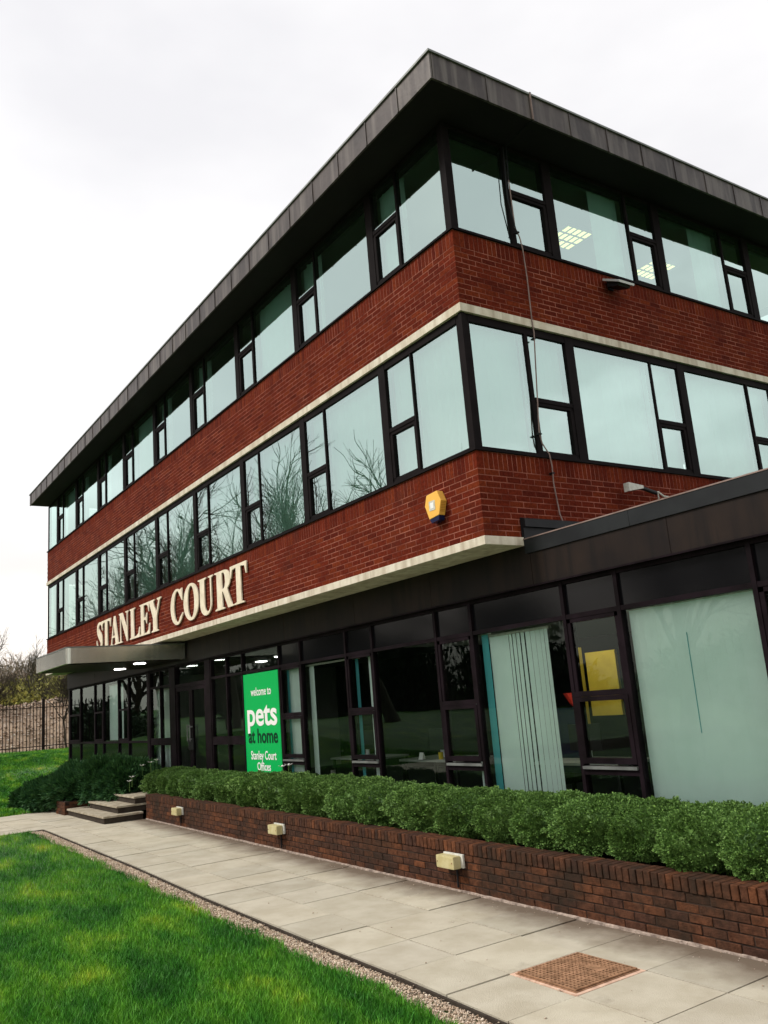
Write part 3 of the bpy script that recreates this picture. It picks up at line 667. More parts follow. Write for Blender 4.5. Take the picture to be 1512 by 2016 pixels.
# ---------------------------------------------------------------- sign letters "STANLEY COURT"
def el(cx, cy, rx, ry, a0, a1, n=18): return [(cx + rx * math.cos(R(a)), cy + ry * math.sin(R(a))) for a in np.linspace(a0, a1, n)]
def stroke(cl):
    P = [Vector((x, y)) for x, y, w in cl]; Lf = []; Rt = []
    for i, (x, y, w) in enumerate(cl):
        d = (P[min(i + 1, len(P) - 1)] - P[max(i - 1, 0)]).normalized(); nn = Vector((-d.y, d.x)); Lf.append(tuple(P[i] + nn * w)); Rt.append(tuple(P[i] - nn * w))
    return Lf + Rt[::-1]
def smooth_cl(c, k=5):
    c = np.array(c); out = []
    for i in range(len(c) - 1):
        p0, p1, p2, p3 = c[max(i - 1, 0)], c[i], c[i + 1], c[min(i + 2, len(c) - 1)]
        for t in np.linspace(0, 1, k, endpoint=False):
            out.append(.5 * ((2 * p1) + (-p0 + p2) * t + (2 * p0 - 5 * p1 + 4 * p2 - p3) * t * t + (-p0 + 3 * p1 - 3 * p2 + p3) * t ** 3))
    out.append(c[-1]); return [tuple(q) for q in out]
GL = {
 'T': ([(0, 1), (1, 1), (1, .70), (.95, .70), (.88, .90), (.64, .93), (.64, .06), (.80, .03), (.80, 0), (.20, 0), (.20, .03), (.36, .06), (.36, .93), (.12, .90), (.05, .70), (0, .70)], []),
 'L': ([(0, 1), (.55, 1), (.55, .97), (.42, .94), (.42, .06), (.70, .07), (.88, .14), (.95, .32), (1, .32), (1, 0), (0, 0), (0, .03), (.12, .06), (.12, .94), (0, .97)], []),
 'E': ([(0, 1), (.95, 1), (.95, .70), (.90, .70), (.84, .88), (.68, .94), (.42, .94), (.42, .55), (.6, .56), (.68, .68), (.73, .68), (.73, .34), (.68, .34), (.6, .47), (.42, .48), (.42, .06), (.7, .06), (.88, .13), (.95, .33), (1, .33), (1, 0), (0, 0), (0, .03), (.12, .06), (.12, .94), (0, .97)], []),
 'Y': ([(0, 1), (.5, 1), (.5, .97), (.40, .94), (.60, .55), (.79, .92), (.68, .97), (.68, 1), (1, 1), (1, .97), (.90, .93), (.65, .44), (.65, .06), (.77, .03), (.77, 0), (.23, 0), (.23, .03), (.36, .06), (.36, .42), (.08, .94), (0, .97)], []),
 'A': ([(.44, 1), (.56, 1), (.89, .06), (1, .03), (1, 0), (.50, 0), (.50, .03), (.61, .06), (.55, .26), (.27, .26), (.20, .06), (.32, .03), (.32, 0), (0, 0), (0, .03), (.12, .06)], [[(.29, .33), (.53, .33), (.41, .70)]]),
 'N': ([(0, 1), (.36, 1), (.82, .36), (.82, .94), (.68, .97), (.68, 1), (1, 1), (1, .97), (.90, .94), (.90, 0), (.80, 0), (.20, .82), (.20, .06), (.34, .03), (.34, 0), (0, 0), (0, .03), (.12, .06), (.12, .92), (0, .97)], []),
 'O': (el(.5, .5, .5, .52, 0, 345, 30), [el(.5, .5, .22, .45, 0, 340, 24)]),
 'C': ([(.93, 1.0), (.98, .64), (.93, .64)] + el(.56, .5, .26, .45, 45, 312, 22) + [(.95, .29), (1, .27)] + el(.52, .5, .50, .52, 318, 62, 26), []),
 'R': ([(0, 1), (.55, 1)] + el(.55, .735, .33, .265, 80, -62, 12) + [(.93, .06), (1.03, .03), (1.03, 0), (.72, 0), (.46, .45), (.42, .45), (.42, .06), (.54, .03), (.54, 0), (0, 0), (0, .03), (.12, .06), (.12, .94), (0, .97)],
       [[(.42, .94), (.50, .94)] + el(.50, .73, .10, .21, 75, -75, 9) + [(.42, .52)]]),
 'U': ([(0, 1), (.54, 1), (.54, .97), (.42, .94)] + el(.61, .28, .19, .21, 180, 360, 12) + [(.80, .94), (.68, .97), (.68, 1), (1, 1), (1, .97), (.88, .94)] + el(.50, .30, .38, .32, 0, -180, 16) + [(.12, .94), (0, .97)], []),
 'S': (stroke(smooth_cl([(.90, .66, .012), (.84, .80, .04), (.72, .92, .05), (.50, .955, .05), (.30, .88, .09), (.25, .73, .13), (.42, .57, .15), (.65, .42, .16), (.76, .24, .13), (.62, .08, .065), (.40, .045, .05), (.20, .13, .05), (.12, .24, .04), (.07, .36, .012)])), []),
}
def glyph_mesh(name, outer, holes, w, h, depth, m):
    cu = bpy.data.curves.new(name, 'CURVE'); cu.dimensions = '2D'; cu.fill_mode = 'BOTH'; cu.extrude = depth / 2; cu.bevel_depth = 0
    for poly in [outer] + holes:
        sp = cu.splines.new('POLY'); sp.points.add(len(poly) - 1); sp.use_cyclic_u = True
        for i, (x, y) in enumerate(poly): sp.points[i].co = (x * w, y * h, 0, 1)
    o = bpy.data.objects.new('tmp', cu); COL.objects.link(o); bpy.context.view_layer.update()
    me = bpy.data.meshes.new_from_object(o.evaluated_get(bpy.context.evaluated_depsgraph_get())); me.name = name
    bpy.data.objects.remove(o); me.materials.clear(); me.materials.append(m); return me
sign = empty('building_sign', (-11.2, -.05, 3.9), 'cream raised capital letters reading STANLEY COURT on brick band', 'sign')
LT = [('S', -16.03, -15.36), ('T', -15.50, -14.67), ('A', -14.76, -13.96), ('N', -13.98, -13.19), ('L', -13.12, -12.37), ('E', -12.36, -11.65), ('Y', -11.74, -10.87),
      ('C', -10.30, -9.54), ('O', -9.52, -8.68), ('U', -8.70, -7.92), ('R', -7.86, -7.02), ('T', -7.12, -6.39)]
for i, (c, x0, x1) in enumerate(LT):
    w = (x1 - x0) * .985; o_, hs = GL[c]
    o = link('letter', glyph_mesh('letter', o_, hs, w, .725, .024, M['letter']), sign)
    o.rotation_euler = (R(90), 0, 0); o.location = (x0, -.030 - .002 * (i % 2), 3.925)
    o['label'] = 'cream letter ' + c

# ---------------------------------------------------------------- green welcome sign
ws = empty('welcome_sign', (-7.5, .66, .9), 'tall green board in ground floor window reading welcome to pets at home', 'sign')
MB().box(-8.235, -6.735, .632, .650, .60, 2.725).build('board', M['green'], ws)
def txt(s, x, z, size, m, width, bold=0.0, y=.6285, name='lettering'):
    cu = bpy.data.curves.new(name, 'FONT'); cu.body = s; cu.size = size; cu.align_x = 'CENTER'; cu.offset = bold; cu.extrude = .0012; cu.resolution_u = 6
    o = bpy.data.objects.new('tmp', cu); COL.objects.link(o); bpy.context.view_layer.update()
    me = bpy.data.meshes.new_from_object(o.evaluated_get(bpy.context.evaluated_depsgraph_get())); me.name = name; bpy.data.objects.remove(o)
    me.materials.clear(); me.materials.append(m)
    xs_ = [v.co.x for v in me.vertices]; me.transform(Matrix.Translation((-(max(xs_) + min(xs_)) / 2, 0, 0))); me.transform(Matrix.Diagonal((width / (max(xs_) - min(xs_)), 1, 1, 1)))
    o = link(name, me, ws); o.rotation_euler = (R(90), 0, 0); o.location = (x, y, z); return o
CXs = -7.47
txt('welcome to', CXs, 2.31, .215, M['white'], .86, .0025)
txt('pets', CXs, 1.77, .60, M['white'], 1.26, .013)
txt('at home', CXs, 1.45, .36, M['dgreen'], 1.24, .008)
txt('Stanley Court', CXs, 1.15, .215, M['white'], 1.06, .003)
txt('Offices', CXs, .955, .205, M['white'], .56, .003)

# ---------------------------------------------------------------- blinds and office things behind the ground floor glass
def vblind(name, label, xs_, z0, z1, y=.80, tw=.03, m=None, wslat=.085, group='vertical fabric blinds'):
    xn = [q[0] if isinstance(q, tuple) else q for q in xs_]; t = empty(name, (xn[0], y, z1), label, 'blind', group)
    MB().box(min(xn) - .02, max(xn) + .1, y - .02, y + .02, z1, z1 + .03).build('headrail', M['creamlid'], t)
    for x in xs_:
        if isinstance(x, tuple): x, wslat = x
        a = tw * random.uniform(.6, 1.4); v = [(x, y - a, z0), (x + wslat, y + a, z0), (x + wslat, y + a, z1), (x, y - a, z1)]
        link('slat', pymesh('slat', v, [(0, 1, 2, 3)], m or M['blind']), t)
    return t
vblind('vertical_blind', 'closed pale blind filling the large ground floor window at right', list(np.arange(1.30, 2.80, .0835)), .50, 2.735, tw=.005, y=.745)
bcd = bpy.data.objects[[q.name for q in bpy.data.objects if q.name.startswith('vertical_blind')][-1]]; MB().tube([(1.978, .735, 2.44), (1.974, .735, 1.48)], .0035, 6).build('pull_cord', M['blind_t'], bcd)
vblind('vertical_blind', 'gathered pale slatted blind in window above the long wall light', [(-1.04, .1), (-.945, .1), (-.85, .1), (-.755, .068), (-.665, .038), (-.60, .044), (-.53, .048), (-.45, .048), (-.37, .074), (-.282, .074), (-.195, .070), (-.112, .05), (-.045, .045)], .5, 2.70, tw=.005)
vblind('vertical_blind', 'narrow teal blind edge beside the gathered pale blind', [-1.12, -1.08], .5, 2.74, y=.76, tw=.02, m=M['blind_t'], wslat=.045)
vblind('vertical_blind', 'single pale blind strip in narrow window left of the gathered blind', [-1.45], .5, 2.70, tw=.004, wslat=.13)
vblind('vertical_blind', 'single pale blind strip in narrow window midway along the hedge', [-3.93], .5, 2.70, tw=.004, wslat=.14)
vblind('vertical_blind', 'pale blind strip beside window post right of green board', [-5.85], .5, 2.70, tw=.004, wslat=.16)
vblind('vertical_blind', 'pale blind slats directly right of the green sign board', [-6.6, -6.5, -6.42, -6.33], .5, 2.70, tw=.012)
vblind('vertical_blind', 'teal blind slats in narrow window right of green board', [-6.63, -4.26], .5, 2.70, y=.77, tw=.01, m=M['blind_t'], wslat=.05)
vblind('vertical_blind', 'pale blind in first glazed bay left of the entrance', [-13.4 - .4, -13.55, -13.4, -13.2, -13.1, -12.95], .5, 2.7, tw=.02)
vblind('vertical_blind', 'closed pale blind in left glazed bay above the evergreen bush', list(np.arange(-17.75, -16.5, .09)), 1.55, 3.05, tw=.008)
vblind('vertical_blind', 'closed pale blind at right edge of the frame', list(np.arange(2.95, 5.1, .088)), .5, 2.70, tw=.008)
brd = empty('notice_board', (-.35, 2.0, 2.0), 'yellow panel on office wall seen through narrow window', 'board')
MB().box(-.58, -.08, 2.0, 2.04, 1.62, 2.42).build('panel', M['yellow'], brd); MB().box(-.72, -.67, 1.98, 2.04, 1.2, 2.5).build('post', M['yellow'], brd)
for k, (dx, dy, lb) in enumerate(((-3.2, 1.55, 'dark office desk with screen behind middle ground floor window'), (-5.4, 1.6, 'dark office desk with screen nearest the green sign'), (-.2, 1.5, 'dark office desk below the yellow panel'))):
    d = empty('office_desk', (dx, dy, .42), lb, 'desk', 'office desks')
    MB().box(dx - .7, dx + .7, dy - .35, dy + .35, 1.10, 1.13).build('desk_top', M['room'], d)
    for a in (-.66, .66):
        for b in (-.3, .3): MB().box(dx + a - .02, dx + a + .02, dy + b - .02, dy + b + .02, .42, 1.10).build('leg', M['black'], d)
    mo = empty('monitor', (dx - .1, dy, 1.13), 'dark flat monitor on the ' + lb.split('dark ')[1].replace(' with screen', ''), 'monitor', 'desk monitors')
    MB().box(dx - .35, dx + .17, dy, dy + .03, 1.24, 1.55).build('screen', M['black'], mo); MB().box(dx - .14, dx - .04, dy + .031, dy + .05, 1.131, 1.4).build('stand', M['metalw'], mo)
mug = empty('mug', (-5.9, 1.25, .95), 'pale mug on window ledge right of the green sign', 'mug')
MB().disc((-5.94, 1.2), .045, .78, .93, 14).build('cup', M['creamlid'], mug); MB().tube([(-5.9, 1.2, .9), (-5.86, 1.2, .87), (-5.9, 1.2, .83)], .007, 6).build('handle', M['creamlid'], mug)
bx_ = empty('ledge_box', (-5.94, 1.2, .5), 'white cabinet under the pale mug', 'cabinet'); MB().box(-6.3, -5.6, 1.1, 1.5, .42, .779).build('carcass', M['dark'], bx_); MB().box(-6.28, -5.62, 1.085, 1.099, .45, .76).build('door', M['room'], bx_)
pp = empty('card', (-3.3, 1.24, 1.1), 'small white folded card standing on the desk', 'card'); MB().prism([(1.21, 1.131), (1.27, 1.131), (1.24, 1.23)], 0, -3.40, -3.30).build('card_leaf', M['white'], pp)
cu_ = empty('cup', (-2.96, 1.3, 1.13), 'yellow green cup on the desk behind middle window', 'cup'); MB().disc((-2.96, 1.3), .035, 1.131, 1.23, 12).build('cup_body', M['yellow'], cu_)
ch = empty('office_chair', (-.75, 1.5, .42), 'office chair with navy jacket and red collar over its back', 'chair')
MB().box(-1.0, -.5, 1.25, 1.7, .86, .93).build('seat', M['black'], ch); MB().box(-1.0, -.52, 1.68, 1.74, .95, 1.75).build('backrest', M['navy'], ch)
MB().prism([(-.62, 1.80), (-.54, 1.74), (-.66, 1.93), (-.72, 1.93)], 1, 1.66, 1.78).build('jacket_collar', mat('red_cloth', (.45, .03, .02)), ch); MB().tube([(-.75, 1.5, .45), (-.75, 1.5, .86)], .03, 8).build('column', M['black'], ch)
lob = [(-7.9, 1.3), (-9.2, 1.5), (-8.9, 2.2)]
ol = empty('ceiling_light', (-.3, 1.45, 2.88), 'lit square office ceiling light in front of the yellow panel', 'ceiling light'); MB().box(-.6, 0, 1.2, 1.7, 2.885, 2.899).build('diffuser', emit('lit_panel', (1, .95, .8), 4), ol)
for i, (x, y) in enumerate(lob):
    t = empty('ceiling_light', (x, y, 3.05), ['round lit ceiling light above the green sign', 'round lit ceiling light just inside the entrance, nearer the glass', 'round lit ceiling light just inside the entrance, farther back'][i], 'ceiling light', 'lobby ceiling lights')
    MB().disc((x, y), .15, 3.035, 3.055).build('rim', M['metalw'], t); MB().disc((x, y), .12, 3.025, 3.0345).build('diffuser', M['lampw'], t)

# ---------------------------------------------------------------- planter wall
pw = empty('planter_wall', (-3, -.5, 0), 'long low brick planter wall with brick on edge top beside the path', 'wall')
ang = math.atan(-.0215)
def pwbox(mb, s0, s1, d0, d1, z0, z1):          # s along the wall (x), d behind the face (+y)
    mb.box(s0, s1, d0, d1, z0, z1)
xe0, xe1 = -11.35, 7.6
core = MB(); core.box(xe0 + .01, xe1, .008, .215, -.06, .374); core.box(xe0 + .01, xe1, .006, .207, .374, .484)
core_o = core.build('wall_core', M['pmortar'])
def place_pw(o):
    o.parent = pw; o.matrix_parent_inverse = Matrix()
    o.matrix_basis = Matrix.Translation(-pw.location) @ Matrix.Translation((0, wally(0), 0)) @ Matrix.Rotation(ang, 4, 'Z') @ o.matrix_basis
place_pw(core_o)
pb = []
for c in range(5):
    s = xe0 + (.1125 if c % 2 else 0)
    if c % 2: pb.append((xe0, xe0 + .1025, c * .0748 + .004, (c + 1) * .0748 - .006, 0, .1025))
    while s < xe1: pb.append((s, s + .215, c * .0748 + .004, (c + 1) * .0748 - .006, 0, .1025)); s += .225
s = xe0
while s < xe1: pb.append((s, s + .065 + random.uniform(-.002, .002), .3775, .489, -.012, .212)); s += .0757
def dpw(b):
    x = (b[0] + b[1]) / 2; p = Vector((x, wally(x), b[2])); return (p - CAM).length + (100 if x > 3.75 else 0)
pb.sort(key=dpw)
for i, b in enumerate(pb[:300]):
    j = random.uniform(-.004, .004); dims = (.215 if b[1] - b[0] > .15 else (.065 if b[3] - b[2] > .09 else .1025), b[5] - b[4], b[3] - b[2])
    key = ('p', round(dims[0], 3), round(dims[1], 3), round(dims[2], 3))
    if key not in unit:
        hx, hy, hz = [q / 2 for q in dims]; me = pymesh('brick', MB().box(-hx, hx, -hy, hy, -hz, hz).v, BF, M['pbrick'])
        bm = bmesh.new(); bm.from_mesh(me); bmesh.ops.bevel(bm, geom=bm.edges[:], offset=.004, segments=1, affect='EDGES'); bm.to_mesh(me); bm.free(); unit[key] = me
    o = bpy.data.objects.new('brick', unit[key]); COL.objects.link(o)
    o.location = ((b[0] + b[1]) / 2, (b[4] + b[5]) / 2 + j, (b[2] + b[3]) / 2 + random.uniform(-.0015, .0015)); o.rotation_euler = (0, random.uniform(-.006, .006), random.uniform(-.006, .006))
    bpy.context.view_layer.update() if False else None
    o.matrix_basis = Matrix.LocRotScale(o.location, o.rotation_euler, None); place_pw(o)
mb = MB()
for b in pb[300:]: j = random.uniform(-.003, .003); mb.box(b[0], b[1], b[4] + j, b[5] + j, b[2], b[3])
o = link('brick_courses', pymesh('brick_courses', mb.v, mb.f, M['pbrick']), None, kind='stuff'); place_pw(o)
# mortar fillet along the foot
pts = []
mb = MB()
for a in np.arange(xe0, 7.4, .12):
    w = .030 + .012 * math.sin(a * 7.3) + random.uniform(-.006, .006); w2 = .030 + .012 * math.sin((a + .12) * 7.3)
    mb.prism([(a, .003), (a + .12, .003), (a + .12, -w2), (a, -w)], 2, -.02, .008 + random.uniform(0, .004))
o = mb.build('mortar_fillet', M['fillet']); place_pw(o)
o = MB().box(xe0 + .05, xe1, .216, 1.14, .0, .40).build('planter_soil', M['earth'], None, kind='structure'); o.matrix_basis = Matrix.Translation((0, wally(0), 0)) @ Matrix.Rotation(ang, 4, 'Z')
# return wall by the steps
mb = MB(); mb.box(xe0 + .0, xe0 + .1, .2, 1.0, -.05, .45); o = mb.build('return_wall', M['pbrick']); place_pw(o)

# litter on the paving
n = 420; gx = rng.uniform(-12, 5, n); gy = np.where(rng.random(n) < .6, [wally(x) - abs(rng.normal(.03, .12)) for x in gx], rng.uniform(-2.5, -.6, n))
rocks(n, np.stack([gx, gy, np.full(n, .006)], 1), .004, .011, M['rubble'], 'grit', .4, kind='stuff', label='specks of grit and leaf litter along the foot of the planter wall')
n = 900; gx = rng.uniform(-12, 5, n); gy = np.array([kerb(x) for x in gx]) - rng.uniform(.0, .28, n)
rocks(n, np.stack([gx, gy, np.full(n, -.01)], 1), .006, .013, M['twig'], 'grit', .3, kind='stuff', label='dead leaf fragments lying in the gravel strip')
# wall lights
wl_ = empty('wall_light', (0, 0, 0), 'x', 'wall light', 'cream bulkhead lights on the planter wall')
def p_(mbx, nm, m, bv=0): o = mbx.build(nm, m, wl_, bevel=bv); return o
p_(MB().box(-.185, .185, -.03, 0, -.065, .085), 'back_box', M['creamlid'], .008)
p_(MB().box(-.19, .15, -.14, -.031, -.07, .07), 'lens_cover', M['cream'], .018)
p_(MB().disc((0, 0), .008, 0, .004, 10), 'screw', M['iron']).matrix_basis = Matrix.Translation((-.16, -.141, 0)) @ Matrix.Rotation(R(90), 4, 'X')
p_(MB().disc((0, 0), .008, 0, .004, 10), 'screw', M['iron']).matrix_basis = Matrix.Translation((.12, -.141, 0)) @ Matrix.Rotation(R(90), 4, 'X')
p_(MB().tube([(.03, -.012, -.065), (.035, -.012, -.15), (.03, -.012, -.29)], .012, 8), 'cable', M['black'])
for i, (x, z, lb) in enumerate(((-.41, .30, 'long cream bulkhead light on planter wall nearest the manhole cover'), (-4.74, .295, 'cream bulkhead light midway along the planter wall'), (-9.15, .285, 'cream bulkhead light on planter wall nearest the entrance steps'))):
    o = wl_ if i == 0 else copy_tree(wl_)
    o.scale = (.92, .92, .92); o.location = (x, wally(x) - .008, z); o.rotation_euler = (0, 0, ang); o['label'] = lb
for o in [q for q in bpy.data.objects if q.parent and q.parent.name.startswith('wall_light')]: o.matrix_parent_inverse = Matrix()

# manhole cover
mh = empty('manhole_cover', (2.41, -1.70, 0), 'square rusty grid pattern manhole cover set in the paving', 'manhole cover')
mx0, mx1, my0, my1 = 2.105, 2.71, -1.995, -1.345
mb = MB(); mb.box(mx0 - .035, mx1 + .037, my0 - .022, my1 + .022, -.036, .001); mb.build('mortar_surround', M['pinkm'], mh)
mb = MB(); mb.box(mx0, mx1, my0, my1, .0015, .006); mb.build('frame', M['iron'], mh)
mb = MB(); mb.box(mx0 + .012, mx1 - .012, my0 + .012, my1 - .012, .0062, .008); mb.build('cover_plate', mat('dark_rust', (.05, .028, .016), .9), mh)
mb = MB(); nx_, ny_ = 15, 17
for i in range(nx_ + 1):
    x = mx0 + .02 + i * (mx1 - mx0 - .04) / nx_; mb.box(x - .0075, x + .0075, my0 + .012, my1 - .012, .0085, .0168)
for j in range(ny_ + 1):
    y = my0 + .02 + j * (my1 - my0 - .04) / ny_; mb.box(mx0 + .012, mx1 - .012, y - .0075, y + .0075, .0085, .0175)
mb.build('raised_grid', M['iron'], mh)
MB().box(2.40, 2.56, -1.60, -1.50, .0177, .0190).build('name_plate', M['iron'], mh)

# steps
st = empty('entrance_steps', (-12.8, -.7, 0), 'three worn stone steps leading up to the entrance', 'steps')
for (x0, x1, y0, y1, z) in ((-14.40, -11.38, -1.19, -.35, .15), (-13.85, -11.62, -.84, .0, .30), (-13.9, -11.62, -.47, .6, .45)):
    MB().box(x0 + .03, x1 - .03, y0 + .03, y1, z - .15, z - .04).build('riser', M['stepside'], st)
    MB().box(x0, x1, y0, y1, z - .04, z).build('tread', M['steptop'], st, bevel=.008)
MB().box(-14.0, -9.8, -.0, .6, .30, .449).build('landing', M['steptop'], st)
lw = empty('low_brick_wall', (-14.7, -1.0, 0), 'short low brick cheek wall left of the steps under the bush', 'wall')
mb = MB(); mb.box(-14.62, -14.42, -1.22, .3, -.05, .30); mb.box(-15.3, -14.63, -1.22, -1.0, -.05, .30); mb.build('wall_core', M['pmortar'], lw)
for c in range(4):
    for i in range(7):
        y = -1.23 + i * .225 + (.11 if c % 2 else 0); MB().box(-14.425, -14.412, y, min(y + .215, .3), c * .075, c * .075 + .065).build('brick', M['pbrick'], lw)
    for i in range(4):
        x = -15.3 + i * .225 + (.0 if c % 2 else .05); MB().box(x, min(x + .215, -14.42), -1.232, -1.219, c * .075, c * .075 + .065).build('brick', M['pbrick'], lw)

# ---------------------------------------------------------------- wall fittings
al = empty('alarm_box', (-.79, -.05, 4.2), 'amber hexagonal alarm box on brick band near the corner', 'alarm box')
ax_, az_ = -.79, 4.325
hexp = [(-.165, .02), (-.115, .15), (.10, .165), (.165, .03), (.105, -.14), (-.095, -.16)]
mb = MB(); n0 = 0
fr_ = [(ax_ + x, az_ + z) for x, z in hexp]
mb.prism(fr_, 1, -.10, -.005); mb.build('case', M['alarm'], al, bevel=.008)
for k in range(7):
    z = az_ - .10 + k * .019; MB().box(ax_ + .118 + .0065 * k, ax_ + .124 + .0065 * k, -.088, -.02, z, z + .008).build('louvre', M['alarm_d'], al)
MB().box(ax_ - .075, ax_ + .045, -.1035, -.1005, az_ - .06, az_ + .06).build('label_plate', M['creamlid'], al)
MB().box(ax_ - .045, ax_ + .02, -.1065, -.1037, az_ - .035, az_ + .035).build('logo_panel', M['white'], al)
mb = MB(); mb.prism([(ax_ - .09, az_ - .165), (ax_ + .10, az_ - .145), (ax_ + .09, az_ - .20), (ax_ - .06, az_ - .215)], 1, -.095, -.01); mb.build('strobe_lens', M['navy'], al)
fl_ = empty('floodlight', (.1, 2.85, 7.55), 'small pale floodlight on brick under the top floor windows', 'floodlight')
mb = MB(); mb.prism([(.0, 7.62), (.02, 7.62), (.02, 7.48), (.0, 7.48)], 1, 2.80, 2.90); mb.build('bracket', M['black'], fl_)
mb = MB(); mb.prism([(.06, 7.565), (.27, 7.455), (.25, 7.42), (.06, 7.48)], 1, 2.72, 2.96); mb.build('housing', M['black'], fl_)
mb = MB(); mb.prism([(.03, 7.62), (.31, 7.475), (.30, 7.445), (.03, 7.585)], 1, 2.68, 3.00); mb.build('hood', M['metalw'], fl_)
cc = empty('security_camera', (.2, 2.7, 4.49), 'white and black security camera with cable on side wall above the wing roof', 'camera')
mb = MB(); mb.prism([(2.33, 4.42), (2.33, 4.54), (2.62, 4.515), (2.62, 4.475)], 0, .16, .25); mb.build('sun_shield', M['creamlid'], cc, bevel=.006)
MB().tube([(.2, 2.60, 4.50), (.17, 2.75, 4.49), (.12, 3.02, 4.47)], .028, 10).build('camera_body', M['black'], cc)
MB().tube([(.155, 2.80, 4.487), (.138, 2.90, 4.48)], .0295, 10).build('amber_band', M['alarm'], cc)
MB().tube([(.12, 3.02, 4.47), (.08, 3.12, 4.5), (.10, 3.2, 4.44), (.03, 3.42, 4.46), (.005, 3.6, 4.46)], .014, 8).build('bracket_arm', M['creamlid'], cc)
MB().tube([(.1, 3.08, 4.48), (.09, 3.1, 4.40)], .01, 6).build('cable', M['creamlid'], cc)
cb = empty('wall_cable', (.02, 1.1, 3.8), 'long pinkish cable running down side wall from roof edge to wing roof', 'cable')
MB().tube([(OV + .016, 1.075, 9.652), (OV + .016, 1.075, 9.26)], .014, 8).build('cable_sheath', M['conduit'], cb)
MB().tube([(OV + .01, 1.075, 9.262), (OV - .1, 1.08, 9.258), (.25, 1.09, 9.255), (.035, 1.09, 9.22), (.03, 1.065, 8.7)], .008, 6).build('shaded_cable', M['black'], cb)  # same cable under the soffit, its shade put into the colour as black
MB().tube([(.03, 1.065, 8.7), (.03, 1.075, 8.0), (.038, 1.13, 7.86), (.045, 1.15, 7.70), (.04, 1.17, 7.3), (.04, 1.16, 6.7), (.05, 1.16, 6.5), (.04, 1.14, 6.2), (.03, 1.05, 5.15), (.036, 1.07, 5.0), (.05, 1.16, 4.86), (.05, 1.18, 4.7), (.03, 1.19, 4.5), (.03, 1.23, 4.1), (.12, 1.25, 3.8)], .0085, 8).build('cable_sheath', M['conduit'], cb, smooth=True)
MB().tube([(.035, 1.03, 9.2), (.035, 1.0, 8.4), (.038, 1.09, 7.9)], .008, 6).build('thin_cable', M['black'], cb)
for z, y in ((5.12, 1.05), (6.42, 1.155), (4.62, 1.185), (7.93, 1.10)): MB().box(.0, .055, y - .022, y + .022, z - .008, z + .008).build('clip', M['black'], cb)
MB().box(.3, OV + .03, 1.06, 1.09, 9.656, 9.662).build('edge_clip', M['lip'], cb)

# ---------------------------------------------------------------- shrubs
def bumpy(d, seed, amp):
    r_ = np.ones(len(d)); g = np.random.default_rng(seed)
    for k in range(7):
        w = g.normal(0, 1, 3); w /= np.linalg.norm(w); fr = g.uniform(2.5, 7); r_ += amp * .42 * np.sin(d @ w * fr + g.uniform(0, 6))
    for k in range(10):
        w = g.normal(0, 1, 3); w /= np.linalg.norm(w); fr = g.uniform(14, 30); r_ += amp * .24 * np.sin(d @ w * fr + g.uniform(0, 6))
    return r_
def leaf_mesh(name, n, dims, seed, m, ll, lw_, up=.35, amp=.07, zmin=-.75, per=4, spread=.9, droop=None):
    g = np.random.default_rng(seed); d = g.normal(0, 1, (int(n * 1.6), 3)); d /= np.linalg.norm(d, axis=1)[:, None]; d = d[d[:, 2] > zmin][:n]; n = len(d)
    rr = bumpy(d, seed, amp); dep = 1 - .10 * g.random(n) ** 2
    dims = np.array(dims); c = d * dims * (rr * dep)[:, None]
    if m is M['box']: c[:, 0] *= 1 + .20 * np.clip(d[:, 1], -.8, .8); c += g.normal(0, .006, c.shape)
    nrm = d / dims; nrm /= np.linalg.norm(nrm, axis=1)[:, None]
    V = []; F = []
    for k in range(per):
        dr = nrm + g.normal(0, 1, (n, 3)) * spread * .6 + np.array([0, 0, up]); dr /= np.linalg.norm(dr, axis=1)[:, None]
        if droop is not None: dr += np.array(droop); dr /= np.linalg.norm(dr, axis=1)[:, None]
        sd2 = np.cross(dr, g.normal(0, 1, (n, 3))); sd2 /= np.linalg.norm(sd2, axis=1)[:, None]
        l = ll * g.uniform(.7, 1.3, n)[:, None]; w = lw_ * g.uniform(.7, 1.3, n)[:, None]
        V.append(np.stack([c, c + dr * l * .55 + sd2 * w, c + dr * l, c + dr * l * .55 - sd2 * w], 1))
    V = np.concatenate(V).reshape(-1, 3); F = np.arange(len(V)).reshape(-1, 4)
    return npmesh(name, V, F, m)
def core_mesh(name, dims, seed, m, amp, k=.90):
    bm = bmesh.new(); bmesh.ops.create_icosphere(bm, subdivisions=3, radius=1); me = bpy.data.meshes.new(name)
    v = np.array([q.co[:] for q in bm.verts]); rr = bumpy(v, seed, amp) * k; v = v * rr[:, None] * np.array(dims)
    for q, p in zip(bm.verts, v): q.co = p
    bm.to_mesh(me); bm.free(); me.materials.append(m); me.shade_smooth(); return me
variants = []
for i in range(4):
    dm = (.46, .54, .35)
    variants.append((leaf_mesh('foliage', 9500, dm, 50 + i, M['box'], .026, .0075, up=.35, amp=.085), core_mesh('branches', dm, 50 + i, M['box'], .075, .86)))
cr_x = [2.687 + 2.6, 2.687 + 1.9, 2.687 + 1.25, 2.687 + .62, 2.687, 2.12, 1.575, .82, .165, -.468, -1.124, -2.153, -2.964, -3.88, -5.19, -6.23, -6.96, -8.13, -9.89, -11.25, -12.25]
words = ['first', 'second', 'third', 'fourth', 'fifth', 'sixth', 'seventh', 'eighth', 'ninth', 'tenth', 'eleventh', 'twelfth', 'thirteenth', 'fourteenth', 'fifteenth', 'sixteenth', 'seventeenth', 'eighteenth', 'nineteenth', 'twentieth',
         'twenty-first', 'twenty-second', 'twenty-third', 'twenty-fourth', 'twenty-fifth', 'twenty-sixth', 'twenty-seventh', 'twenty-eighth', 'twenty-ninth', 'thirtieth']
